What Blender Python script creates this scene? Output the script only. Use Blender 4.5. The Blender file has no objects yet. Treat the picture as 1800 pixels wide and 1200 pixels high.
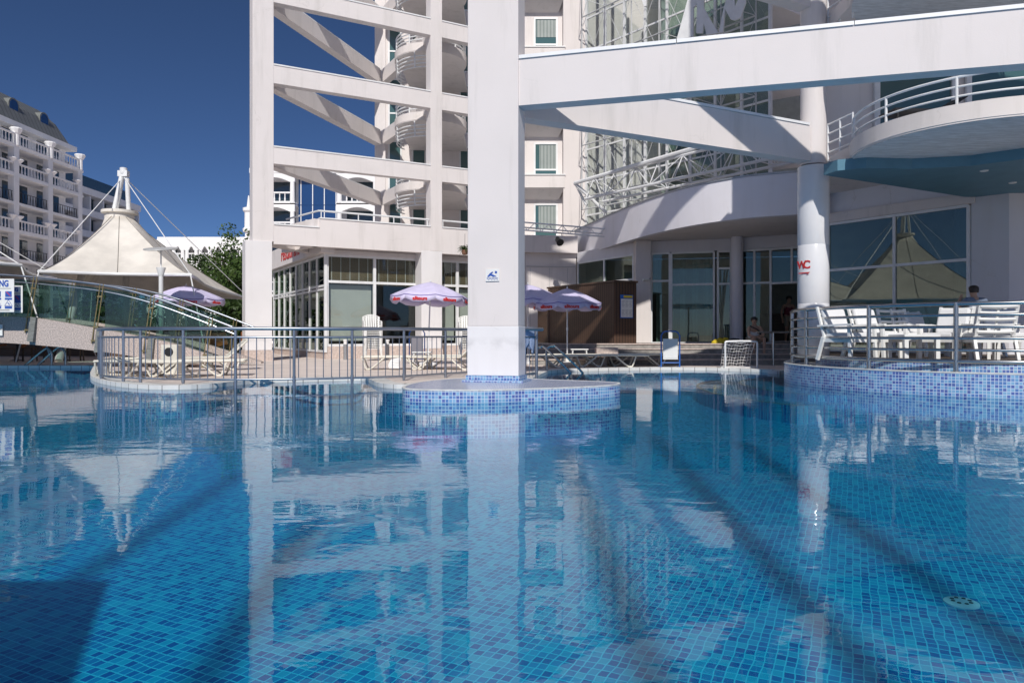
import bpy, bmesh, math, random
from mathutils import Vector, Matrix
R = math.radians
random.seed(7)
C = bpy.context.scene.collection
SC = bpy.context.scene

# ------------------------------------------------------------------ camera
F, HZ, CH = 1250.0, 588.0, 0.95          # focal length in picture px, horizon row, eye height
cd = bpy.data.cameras.new('camera')
cam = bpy.data.objects.new('camera', cd); C.objects.link(cam)
cd.sensor_width = 36.0; cd.lens = F / 1800 * 36.0
cd.shift_y = -(600 - HZ) / 1800.0
cd.clip_start = 0.05; cd.clip_end = 3000
cam.location = (0, 0, CH); cam.rotation_euler = (R(90), 0, 0)
SC.camera = cam

# ------------------------------------------------------------------ sky and sun
SUN_EL, SUN_AZ = 38.5, -1.5               # sun right behind the camera; azimuth in degrees, negative: a little from the left
w = bpy.data.worlds.new('World'); SC.world = w; w.use_nodes = True
nt = w.node_tree
for n in list(nt.nodes): nt.nodes.remove(n)
sky = nt.nodes.new('ShaderNodeTexSky'); sky.sky_type = 'NISHITA'; sky.sun_disc = False
sky.sun_elevation = R(SUN_EL); sky.sun_rotation = R(180 + SUN_AZ)
sky.altitude = 2000; sky.air_density = 0.6; sky.dust_density = 3.0; sky.ozone_density = 8.5
bg = nt.nodes.new('ShaderNodeBackground'); bg.inputs['Strength'].default_value = 0.068
wo = nt.nodes.new('ShaderNodeOutputWorld')
nt.links.new(sky.outputs[0], bg.inputs['Color']); nt.links.new(bg.outputs[0], wo.inputs['Surface'])
sd = bpy.data.lights.new('sun', 'SUN'); sd.energy = 3.35; sd.angle = R(0.53); sd.color = (1.0, 0.955, 0.89)
sun = bpy.data.objects.new('sun', sd); C.objects.link(sun)
ld = Vector((math.sin(R(-SUN_AZ)) * math.cos(R(SUN_EL)), math.cos(R(SUN_AZ)) * math.cos(R(SUN_EL)), -math.sin(R(SUN_EL))))
sun.rotation_euler = ld.to_track_quat('-Z', 'Y').to_euler()
sun.location = (0, -30, 40)
vs = SC.view_settings
SC.display_settings.display_device = 'sRGB'
vs.view_transform = 'Standard'; vs.look = 'None'; vs.exposure = 0.12; vs.gamma = 1.0; vs.use_curve_mapping = False
SC.cycles.max_bounces = 12; SC.cycles.transparent_max_bounces = 24; SC.cycles.glossy_bounces = 5
SC.cycles.diffuse_bounces = 4; SC.cycles.use_denoising = True
SC.cycles.caustics_reflective = False; SC.cycles.caustics_refractive = False

# ------------------------------------------------------------------ planning helpers
def P(px, py, Y):
    return Vector(((px - 900) / F * Y, Y, CH + (HZ - py) / F * Y))
def G(px, py, z=0.0):
    Y = (CH - z) * F / (py - HZ)
    return Vector(((px - 900) / F * Y, Y, z))
def xy(v): return (v[0], v[1])

# ------------------------------------------------------------------ materials
MAT = {}
def newmat(name):
    m = bpy.data.materials.new(name); m.use_nodes = True
    t = m.node_tree
    for n in list(t.nodes): t.nodes.remove(n)
    o = t.nodes.new('ShaderNodeOutputMaterial'); MAT[name] = m
    return m, t, o
def N(t, kind, **kw):
    n = t.nodes.new(kind)
    for k, v in kw.items():
        if k.startswith('i_'):
            key = k[2:]
            key = int(key) if key.isdigit() else key.replace('_', ' ')
            n.inputs[key].default_value = v
        else: setattr(n, k, v)
    return n
def c4(c): return (c[0], c[1], c[2], 1.0)
def plain(name, col, rough=0.5, metal=0.0, spec=0.5, var=0.12, vscale=3.0, bump=0.0, bscale=40.0, stretch=(1, 1, 1), sss=0):
    m, t, o = newmat(name); L = t.links.new
    b = N(t, 'ShaderNodeBsdfPrincipled'); b.inputs['Roughness'].default_value = rough
    b.inputs['Metallic'].default_value = metal; b.inputs['Specular IOR Level'].default_value = spec
    tc = N(t, 'ShaderNodeTexCoord'); mp = N(t, 'ShaderNodeMapping'); mp.inputs['Scale'].default_value = stretch
    L(tc.outputs['Object'], mp.inputs['Vector'])
    nz = N(t, 'ShaderNodeTexNoise', i_Scale=vscale, i_Detail=5.0, i_Roughness=0.6); L(mp.outputs[0], nz.inputs['Vector'])
    mx = N(t, 'ShaderNodeMix', data_type='RGBA')
    d = tuple(max(0, x * (1 - var)) for x in col); e = tuple(min(1, x * (1 + var * 0.5)) for x in col)
    mr = N(t, 'ShaderNodeMapRange', i_1=0.35, i_2=0.65); L(nz.outputs['Fac'], mr.inputs[0])
    L(mr.outputs[0], mx.inputs[0]); mx.inputs[6].default_value = c4(d); mx.inputs[7].default_value = c4(e)
    L(mx.outputs[2], b.inputs['Base Color'])
    if bump:
        n2 = N(t, 'ShaderNodeTexNoise', i_Scale=bscale, i_Detail=4.0); L(tc.outputs['Object'], n2.inputs['Vector'])
        bp = N(t, 'ShaderNodeBump', i_Strength=bump, i_Distance=0.01); L(n2.outputs['Fac'], bp.inputs['Height']); L(bp.outputs[0], b.inputs['Normal'])
    L(b.outputs[0], o.inputs['Surface'])
    return m

def plaster(name, col, stain=(0.52, 0.49, 0.46), amt=0.35):
    """painted render with faint vertical rain streaks and soft blotches"""
    m, t, o = newmat(name); L = t.links.new
    b = N(t, 'ShaderNodeBsdfPrincipled', i_Roughness=0.75); b.inputs['Specular IOR Level'].default_value = 0.25
    tc = N(t, 'ShaderNodeTexCoord')
    mp = N(t, 'ShaderNodeMapping'); mp.inputs['Scale'].default_value = (2.6, 2.6, 0.28); L(tc.outputs['Object'], mp.inputs[0])
    st = N(t, 'ShaderNodeTexNoise', i_Scale=1.0, i_Detail=6.0, i_Roughness=0.65); L(mp.outputs[0], st.inputs['Vector'])
    r1 = N(t, 'ShaderNodeMapRange', i_1=0.52, i_2=0.8, i_3=0.0, i_4=amt); L(st.outputs['Fac'], r1.inputs[0])
    bl = N(t, 'ShaderNodeTexNoise', i_Scale=0.9, i_Detail=4.0); L(tc.outputs['Object'], bl.inputs['Vector'])
    r2 = N(t, 'ShaderNodeMapRange', i_1=0.4, i_2=0.75, i_3=0.0, i_4=0.16); L(bl.outputs['Fac'], r2.inputs[0])
    ad = N(t, 'ShaderNodeMath', operation='ADD'); L(r1.outputs[0], ad.inputs[0]); L(r2.outputs[0], ad.inputs[1])
    dn = N(t, 'ShaderNodeTexNoise', i_Scale=2.5, i_Detail=4.0); L(tc.outputs['Object'], dn.inputs['Vector'])
    dm = N(t, 'ShaderNodeVectorMath', operation='SCALE'); dm.inputs['Scale'].default_value = 0.5; L(dn.outputs['Color'], dm.inputs[0])
    da = N(t, 'ShaderNodeVectorMath', operation='ADD'); L(tc.outputs['Object'], da.inputs[0]); L(dm.outputs[0], da.inputs[1])
    vo = N(t, 'ShaderNodeTexVoronoi', feature='DISTANCE_TO_EDGE', i_Scale=0.33); L(da.outputs[0], vo.inputs['Vector'])
    ck = N(t, 'ShaderNodeMapRange', i_1=0.0, i_2=0.004, i_3=0.32, i_4=0.0); L(vo.outputs['Distance'], ck.inputs[0])
    gt = N(t, 'ShaderNodeMapRange', i_1=0.5, i_2=0.6, i_3=0.0, i_4=1.0); L(bl.outputs['Fac'], gt.inputs[0])
    cg = N(t, 'ShaderNodeMath', operation='MULTIPLY'); L(ck.outputs[0], cg.inputs[0]); L(gt.outputs[0], cg.inputs[1])
    a2 = N(t, 'ShaderNodeMath', operation='ADD'); L(ad.outputs[0], a2.inputs[0]); L(cg.outputs[0], a2.inputs[1]); ad = a2
    mx = N(t, 'ShaderNodeMix', data_type='RGBA'); mx.inputs[6].default_value = c4(col); mx.inputs[7].default_value = c4(stain)
    L(ad.outputs[0], mx.inputs[0]); L(mx.outputs[2], b.inputs['Base Color'])
    n2 = N(t, 'ShaderNodeTexNoise', i_Scale=55.0, i_Detail=4.0); L(tc.outputs['Object'], n2.inputs['Vector'])
    bp = N(t, 'ShaderNodeBump', i_Strength=0.18, i_Distance=0.008); L(n2.outputs['Fac'], bp.inputs['Height']); L(bp.outputs[0], b.inputs['Normal'])
    L(b.outputs[0], o.inputs['Surface']); return m

def schlick(t, f0, normal=None):
    L = t.links.new; g = N(t, 'ShaderNodeNewGeometry')
    d = N(t, 'ShaderNodeVectorMath', operation='DOT_PRODUCT'); L(g.outputs['Incoming'], d.inputs[0]); L(normal if normal else g.outputs['Normal'], d.inputs[1])
    a = N(t, 'ShaderNodeMath', operation='ABSOLUTE'); L(d.outputs['Value'], a.inputs[0])
    b = N(t, 'ShaderNodeMath', operation='SUBTRACT', use_clamp=True); b.inputs[0].default_value = 1.0; L(a.outputs[0], b.inputs[1])
    p = N(t, 'ShaderNodeMath', operation='POWER'); p.inputs[1].default_value = 5.0; L(b.outputs[0], p.inputs[0])
    m = N(t, 'ShaderNodeMath', operation='MULTIPLY_ADD'); m.inputs[1].default_value = 1 - f0; m.inputs[2].default_value = f0; L(p.outputs[0], m.inputs[0])
    return m
def glass(name, tint, f0=0.08, rough=0.0, gcol=(0.9, 0.97, 0.95, 1)):
    m, t, o = newmat(name); L = t.links.new
    fr = schlick(t, f0)
    tr = N(t, 'ShaderNodeBsdfTransparent'); tr.inputs[0].default_value = c4(tint)
    gl = N(t, 'ShaderNodeBsdfGlossy'); gl.inputs['Roughness'].default_value = rough; gl.inputs[0].default_value = gcol
    tc = N(t, 'ShaderNodeTexCoord')
    nz = N(t, 'ShaderNodeTexNoise', i_Scale=0.6, i_Detail=1.0); L(tc.outputs['Object'], nz.inputs['Vector'])
    bp = N(t, 'ShaderNodeBump', i_Strength=0.05, i_Distance=0.05); L(nz.outputs['Fac'], bp.inputs['Height']); L(bp.outputs[0], gl.inputs['Normal'])
    mx = N(t, 'ShaderNodeMixShader'); L(fr.outputs[0], mx.inputs[0]); L(tr.outputs[0], mx.inputs[1]); L(gl.outputs[0], mx.inputs[2])
    L(mx.outputs[0], o.inputs['Surface']); return m

def tiles(name, cols, grout, size, rot=0.0, uv=False, grout_w=0.09, wob=0.0, rough=0.25, colvar=0.0):
    """square mosaic; every tile takes one of the glaze colours at random"""
    m, t, o = newmat(name); L = t.links.new
    b = N(t, 'ShaderNodeBsdfPrincipled', i_Roughness=rough)
    tc = N(t, 'ShaderNodeTexCoord'); src = tc.outputs['UV' if uv else 'Object']
    if wob:
        nz = N(t, 'ShaderNodeTexNoise', i_Scale=7.0, i_Detail=1.5); L(src, nz.inputs['Vector'])
        sb = N(t, 'ShaderNodeVectorMath', operation='SUBTRACT'); sb.inputs[1].default_value = (.5, .5, .5); L(nz.outputs['Color'], sb.inputs[0])
        sc = N(t, 'ShaderNodeVectorMath', operation='SCALE'); sc.inputs['Scale'].default_value = wob; L(sb.outputs[0], sc.inputs[0])
        ad = N(t, 'ShaderNodeVectorMath', operation='ADD'); L(src, ad.inputs[0]); L(sc.outputs[0], ad.inputs[1]); src = ad.outputs[0]
    vr = N(t, 'ShaderNodeVectorRotate', rotation_type='Z_AXIS'); vr.inputs['Angle'].default_value = rot; L(src, vr.inputs['Vector'])
    dv = N(t, 'ShaderNodeVectorMath', operation='DIVIDE'); dv.inputs[1].default_value = (size[0], size[1], 1e3); L(vr.outputs[0], dv.inputs[0])
    fl = N(t, 'ShaderNodeVectorMath', operation='FLOOR'); L(dv.outputs[0], fl.inputs[0])
    fc = N(t, 'ShaderNodeVectorMath', operation='FRACTION'); L(dv.outputs[0], fc.inputs[0])
    wn = N(t, 'ShaderNodeTexWhiteNoise', noise_dimensions='2D'); L(fl.outputs[0], wn.inputs['Vector'])
    cr = N(t, 'ShaderNodeValToRGB'); cr.color_ramp.interpolation = 'CONSTANT'
    el = cr.color_ramp.elements
    while len(el) < len(cols): el.new(0.5)
    for i, c in enumerate(cols): el[i].position = i / len(cols); el[i].color = c4(c)
    L(wn.outputs['Value'], cr.inputs[0])
    sx = N(t, 'ShaderNodeSeparateXYZ'); L(fc.outputs[0], sx.inputs[0])
    ms = []
    for k in range(2):
        a = N(t, 'ShaderNodeMath', operation='SUBTRACT'); a.inputs[1].default_value = 0.5; L(sx.outputs[k], a.inputs[0])
        bb = N(t, 'ShaderNodeMath', operation='ABSOLUTE'); L(a.outputs[0], bb.inputs[0]); ms.append(bb)
    mxm = N(t, 'ShaderNodeMath', operation='MAXIMUM'); L(ms[0].outputs[0], mxm.inputs[0]); L(ms[1].outputs[0], mxm.inputs[1])
    g = N(t, 'ShaderNodeMapRange', i_1=0.5 - grout_w * 0.75, i_2=0.5 - grout_w * 0.45); L(mxm.outputs[0], g.inputs[0])
    src2 = cr.outputs[0]
    if colvar:
        n3 = N(t, 'ShaderNodeTexNoise', i_Scale=0.7, i_Detail=3.0); L(tc.outputs['Object'], n3.inputs['Vector'])
        hv = N(t, 'ShaderNodeHueSaturation'); mr = N(t, 'ShaderNodeMapRange', i_3=1 - colvar, i_4=1 + colvar); L(n3.outputs['Fac'], mr.inputs[0])
        L(mr.outputs[0], hv.inputs['Value']); L(src2, hv.inputs['Color']); src2 = hv.outputs[0]
    mx = N(t, 'ShaderNodeMix', data_type='RGBA'); L(g.outputs[0], mx.inputs[0]); L(src2, mx.inputs[6]); mx.inputs[7].default_value = c4(grout)
    L(mx.outputs[2], b.inputs['Base Color'])
    bp = N(t, 'ShaderNodeBump', i_Strength=0.3, i_Distance=0.003, invert=True); L(g.outputs[0], bp.inputs['Height']); L(bp.outputs[0], b.inputs['Normal'])
    L(b.outputs[0], o.inputs['Surface']); return m

def stripes(name, a, bcol, period, duty=0.5, axis=0, rough=0.6, uv=False, metal=0.0):
    m, t, o = newmat(name); L = t.links.new
    b = N(t, 'ShaderNodeBsdfPrincipled', i_Roughness=rough, i_Metallic=metal)
    tc = N(t, 'ShaderNodeTexCoord'); sx = N(t, 'ShaderNodeSeparateXYZ'); L(tc.outputs['UV' if uv else 'Object'], sx.inputs[0])
    d = N(t, 'ShaderNodeMath', operation='DIVIDE'); d.inputs[1].default_value = period; L(sx.outputs[axis], d.inputs[0])
    f = N(t, 'ShaderNodeMath', operation='FRACT'); L(d.outputs[0], f.inputs[0])
    g = N(t, 'ShaderNodeMath', operation='LESS_THAN'); g.inputs[1].default_value = duty; L(f.outputs[0], g.inputs[0])
    nz = N(t, 'ShaderNodeTexNoise', i_Scale=2.0, i_Detail=5.0); L(tc.outputs['Object'], nz.inputs['Vector'])
    mx = N(t, 'ShaderNodeMix', data_type='RGBA'); L(g.outputs[0], mx.inputs[0]); mx.inputs[6].default_value = c4(bcol); mx.inputs[7].default_value = c4(a)
    hv = N(t, 'ShaderNodeHueSaturation'); mr = N(t, 'ShaderNodeMapRange', i_3=0.75, i_4=1.2); L(nz.outputs['Fac'], mr.inputs[0]); L(mr.outputs[0], hv.inputs['Value'])
    L(mx.outputs[2], hv.inputs['Color']); L(hv.outputs[0], b.inputs['Base Color']); L(b.outputs[0], o.inputs['Surface']); return m

def water_mat():
    m, t, o = newmat('pool_water'); L = t.links.new
    tc = N(t, 'ShaderNodeTexCoord')
    h = None
    for sc, st, amp in ((0.9, (1.0, 1.5, 1), 0.55), (4.2, (0.8, 1.5, 1), 0.17), (15.0, (0.7, 1.4, 1), 0.035)):
        mp = N(t, 'ShaderNodeMapping'); mp.inputs['Scale'].default_value = st; mp.inputs['Rotation'].default_value = (0, 0, 0.2)
        L(tc.outputs['Object'], mp.inputs[0])
        nz = N(t, 'ShaderNodeTexNoise', i_Scale=sc, i_Detail=2.0, i_Distortion=0.4); L(mp.outputs[0], nz.inputs['Vector'])
        ml = N(t, 'ShaderNodeMath', operation='MULTIPLY'); ml.inputs[1].default_value = amp; L(nz.outputs['Fac'], ml.inputs[0])
        if h is None: h = ml
        else:
            a = N(t, 'ShaderNodeMath', operation='ADD'); L(h.outputs[0], a.inputs[0]); L(ml.outputs[0], a.inputs[1]); h = a
    # gusts: some patches are rougher than others
    gz = N(t, 'ShaderNodeTexNoise', i_Scale=0.35, i_Detail=2.0); L(tc.outputs['Object'], gz.inputs['Vector'])
    gm = N(t, 'ShaderNodeMapRange', i_1=0.35, i_2=0.7, i_3=0.25, i_4=1.0); L(gz.outputs['Fac'], gm.inputs[0])
    hm = N(t, 'ShaderNodeMath', operation='MULTIPLY'); L(h.outputs[0], hm.inputs[0]); L(gm.outputs[0], hm.inputs[1])
    bp = N(t, 'ShaderNodeBump', i_Strength=1.0, i_Distance=0.0115); L(hm.outputs[0], bp.inputs['Height'])
    fr = schlick(t, 0.024, bp.outputs[0])
    tr = N(t, 'ShaderNodeBsdfTransparent'); tr.inputs[0].default_value = (0.42, 0.84, 0.94, 1)
    gl = N(t, 'ShaderNodeBsdfGlossy'); gl.inputs['Roughness'].default_value = 0.0; L(bp.outputs[0], gl.inputs['Normal'])
    mx = N(t, 'ShaderNodeMixShader'); L(fr.outputs[0], mx.inputs[0]); L(tr.outputs[0], mx.inputs[1]); L(gl.outputs[0], mx.inputs[2])
    L(mx.outputs[0], o.inputs['Surface']); return m

def leafmat(name, a, b2):
    m, t, o = newmat(name); L = t.links.new
    b = N(t, 'ShaderNodeBsdfPrincipled', i_Roughness=0.55); b.inputs['Specular IOR Level'].default_value = 0.3
    g = N(t, 'ShaderNodeNewGeometry'); mx = N(t, 'ShaderNodeMix', data_type='RGBA')
    L(g.outputs['Random Per Island'], mx.inputs[0]); mx.inputs[6].default_value = c4(a); mx.inputs[7].default_value = c4(b2)
    L(mx.outputs[2], b.inputs['Base Color'])
    tl = N(t, 'ShaderNodeBsdfTranslucent'); L(mx.outputs[2], tl.inputs[0])
    ms = N(t, 'ShaderNodeMixShader', i_0=0.25); L(b.outputs[0], ms.inputs[1]); L(tl.outputs[0], ms.inputs[2]); L(ms.outputs[0], o.inputs['Surface']); return m

M = MAT
plaster('white_paint', (0.765, 0.71, 0.69), amt=0.6)
plaster('cream_paint', (0.79, 0.74, 0.725), amt=0.5)
plaster('far_paint', (0.90, 0.90, 0.91), amt=0.2)
plaster('lavender_paint', (0.83, 0.81, 0.86), amt=0.15)
plaster('grey_wall', (0.72, 0.71, 0.75), amt=0.2)
plain('cap_white', (0.86, 0.86, 0.86), 0.4, var=0.06)
plain('white_metal', (0.80, 0.81, 0.82), 0.35, var=0.08)
plain('grey_paint', (0.58, 0.59, 0.60), 0.45, var=0.1)
plain('grey_metal', (0.42, 0.43, 0.45), 0.4, metal=0.6)
plain('steel', (0.45, 0.46, 0.47), 0.22, metal=1.0, var=0.15)
plain('fence_steel', (0.36, 0.39, 0.45), 0.33, metal=0.85, var=0.15)
plain('dark_gap', (0.015, 0.018, 0.02), 0.8)
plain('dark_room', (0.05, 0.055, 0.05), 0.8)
plain('room_wall', (0.55, 0.56, 0.53), 0.8)
plain('ceiling_blue', (0.10, 0.235, 0.32), 0.55, var=0.08)
plain('soffit_blue', (0.66, 0.70, 0.74), 0.8, var=0.2, vscale=6, stretch=(0.6, 3, 1), bump=0.4, bscale=9)
plain('red_letter', (0.62, 0.03, 0.03), 0.45)
plain('blue_letter', (0.03, 0.10, 0.42), 0.45)
plain('blue_frame', (0.03, 0.14, 0.50), 0.4)
plain('yellow', (0.72, 0.55, 0.03), 0.6)
plain('black', (0.015, 0.015, 0.017), 0.5)
plain('plastic_white', (0.82, 0.82, 0.80), 0.38, var=0.05)
plain('cushion', (0.80, 0.80, 0.80), 0.85, var=0.05, bump=0.3, bscale=60)
plain('lounger_cream', (0.74, 0.71, 0.62), 0.55, var=0.1)
plain('lavender_cloth', (0.68, 0.63, 0.86), 0.8, var=0.09, bump=0.5, bscale=7)
plain('violet_hem', (0.22, 0.17, 0.50), 0.8)
plain('tent_cloth', (0.78, 0.735, 0.67), 0.7, var=0.14, vscale=1.2, bump=0.5, bscale=2.2)
plain('seam', (0.25, 0.23, 0.21), 0.8)
plain('bridge_stone', (0.54, 0.46, 0.42), 0.85, var=0.5, vscale=34, bump=0.4, bscale=60)
plain('plinth_stone', (0.60, 0.50, 0.45), 0.8, var=0.22, vscale=16, bump=0.2)
plain('bronze', (0.30, 0.24, 0.12), 0.45, metal=0.6)
plain('step_stone', (0.30, 0.285, 0.265), 0.75, var=0.3, vscale=7)
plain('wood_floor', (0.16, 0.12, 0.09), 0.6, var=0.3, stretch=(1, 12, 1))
plain('coping_white', (0.70, 0.70, 0.68), 0.7, var=0.2, vscale=8)
plain('dark_wood', (0.10, 0.06, 0.04), 0.5, var=0.3, stretch=(1, 1, 6))
plain('orange_wood', (0.42, 0.15, 0.05), 0.5, var=0.2)
plain('bark', (0.16, 0.12, 0.09), 0.9, var=0.4, vscale=9, stretch=(1, 1, .2), bump=0.6)
plain('skin', (0.52, 0.32, 0.23), 0.55, var=0.06)
plain('hair', (0.03, 0.022, 0.018), 0.6)
plain('shirt_white', (0.78, 0.78, 0.78), 0.8)
plain('shirt_blue', (0.16, 0.20, 0.28), 0.8)
plain('khaki', (0.36, 0.31, 0.24), 0.85)
plain('maroon', (0.20, 0.03, 0.05), 0.8)
plain('towel_blue', (0.40, 0.50, 0.72), 0.9, bump=0.5, bscale=50)
plain('slate', (0.20, 0.21, 0.20), 0.7, var=0.3, vscale=5, stretch=(1, 1, 6))
plain('lamp_grey', (0.55, 0.55, 0.54), 0.5)
plain('terracotta', (0.2, 0.1, 0.06), 0.8)
plain('pale_blind', (0.50, 0.52, 0.48), 0.8, var=0.08, vscale=0.8)
stripes('bamboo_blind', (0.16, 0.125, 0.07), (0.11, 0.085, 0.05), 0.035, 0.6, axis=2)
stripes('curtain', (0.33, 0.37, 0.36), (0.22, 0.26, 0.25), 0.16, 0.55, axis=0)
stripes('wood_slats', (0.095, 0.052, 0.034), (0.022, 0.014, 0.010), 0.11, 0.8, axis=0, uv=True)
stripes('grating', (0.76, 0.755, 0.73), (0.40, 0.39, 0.38), 0.30, 0.92, axis=0, uv=True)
stripes('lounger_weave', (0.74, 0.71, 0.62), (0.50, 0.47, 0.40), 0.06, 0.8, axis=0)
glass('glass_green', (0.66, 0.75, 0.72), 0.08, gcol=(0.84, 0.90, 0.80, 1))
glass('glass_dark', (0.42, 0.50, 0.47), 0.09, gcol=(0.84, 0.90, 0.80, 1))
glass('glass_light', (0.90, 0.925, 0.915), 0.05)
glass('glass_mirror', (0.55, 0.62, 0.58), 0.14, gcol=(0.86, 0.91, 0.82, 1))
glass('glass_bridge', (0.60, 0.72, 0.67), 0.06)
m, t, o = newmat('pane_opaque')
b = N(t, 'ShaderNodeBsdfPrincipled', i_Roughness=0.06); b.inputs['Base Color'].default_value = (0.025, 0.05, 0.07, 1); b.inputs['Specular IOR Level'].default_value = 0.9
t.links.new(b.outputs[0], o.inputs['Surface'])
m, t, o = newmat('pane_blue')
b = N(t, 'ShaderNodeBsdfPrincipled', i_Roughness=0.06); b.inputs['Base Color'].default_value = (0.015, 0.055, 0.17, 1); b.inputs['Specular IOR Level'].default_value = 0.9
t.links.new(b.outputs[0], o.inputs['Surface'])
m, t, o = newmat('pane_teal')
b = N(t, 'ShaderNodeBsdfPrincipled', i_Roughness=0.08); b.inputs['Base Color'].default_value = (0.06, 0.13, 0.135, 1); b.inputs['Specular IOR Level'].default_value = 0.8
t.links.new(b.outputs[0], o.inputs['Surface'])
TILE_ROT = R(25.6)
tiles('floor_tile', [(0.004, 0.21, 0.45), (0.005, 0.31, 0.52), (0.003, 0.145, 0.39), (0.006, 0.37, 0.55), (0.004, 0.24, 0.48), (0.003, 0.11, 0.34)],
      (0.06, 0.56, 0.72), (0.0445, 0.0545), rot=TILE_ROT, wob=0.026, grout_w=0.11, colvar=0.15)
tiles('wall_tile', [(0.10, 0.22, 0.50), (0.17, 0.37, 0.62), (0.10, 0.155, 0.43), (0.24, 0.44, 0.66), (0.15, 0.29, 0.56), (0.085, 0.135, 0.39), (0.20, 0.41, 0.62)],
      (0.60, 0.68, 0.78), (0.05, 0.05), uv=True, grout_w=0.13, colvar=0.14)
tiles('top_tile', [(0.20, 0.27, 0.46), (0.28, 0.36, 0.55), (0.16, 0.22, 0.42)], (0.55, 0.58, 0.66), (0.025, 0.025), grout_w=0.2)
tiles('deck_tile', [(0.76, 0.66, 0.60), (0.79, 0.69, 0.63), (0.73, 0.635, 0.58)], (0.63, 0.55, 0.50), (0.4, 0.4), rot=R(28), grout_w=0.02, rough=0.8, colvar=0.15)
plain('glossy_white', (0.76, 0.76, 0.78), 0.16, var=0.04, vscale=1.0)
def footmat():
    m = plaster('foot_paint', (0.82, 0.80, 0.805), amt=0.2); t = m.node_tree; L = t.links.new
    b = [n for n in t.nodes if n.type == 'BSDF_PRINCIPLED'][0]; src = b.inputs['Base Color'].links[0].from_socket
    g = N(t, 'ShaderNodeNewGeometry'); sx = N(t, 'ShaderNodeSeparateXYZ'); L(g.outputs['Position'], sx.inputs[0])
    nz = N(t, 'ShaderNodeTexNoise', i_Scale=3.0, i_Detail=6.0); L(g.outputs['Position'], nz.inputs['Vector'])
    d = N(t, 'ShaderNodeMath', operation='SUBTRACT'); d.inputs[1].default_value = 0.80; L(sx.outputs[2], d.inputs[0])
    a = N(t, 'ShaderNodeMath', operation='ABSOLUTE'); L(d.outputs[0], a.inputs[0])
    r = N(t, 'ShaderNodeMapRange', i_1=0.0, i_2=0.13, i_3=1.0, i_4=0.0); L(a.outputs[0], r.inputs[0])
    q = N(t, 'ShaderNodeMapRange', i_1=0.42, i_2=0.72, i_3=0.0, i_4=0.75); L(nz.outputs['Fac'], q.inputs[0])
    ml = N(t, 'ShaderNodeMath', operation='MULTIPLY'); L(r.outputs[0], ml.inputs[0]); L(q.outputs[0], ml.inputs[1])
    mx = N(t, 'ShaderNodeMix', data_type='RGBA'); L(ml.outputs[0], mx.inputs[0]); L(src, mx.inputs[6]); mx.inputs[7].default_value = (0.42, 0.41, 0.41, 1); L(mx.outputs[2], b.inputs['Base Color'])
footmat()
stripes('roof_slate', (0.17, 0.18, 0.185), (0.09, 0.098, 0.105), 0.62, 0.82, axis=1, rough=0.6)
tiles('glossy_white_tile', [(0.76, 0.76, 0.78), (0.78, 0.78, 0.80)], (0.5, 0.5, 0.52), (1.2, 1.24), grout_w=0.01, rough=0.15)
water_mat()
leafmat('leaf_dark', (0.025, 0.05, 0.015), (0.07, 0.12, 0.03))
leafmat('leaf_mid', (0.04, 0.085, 0.02), (0.11, 0.17, 0.045))

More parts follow.
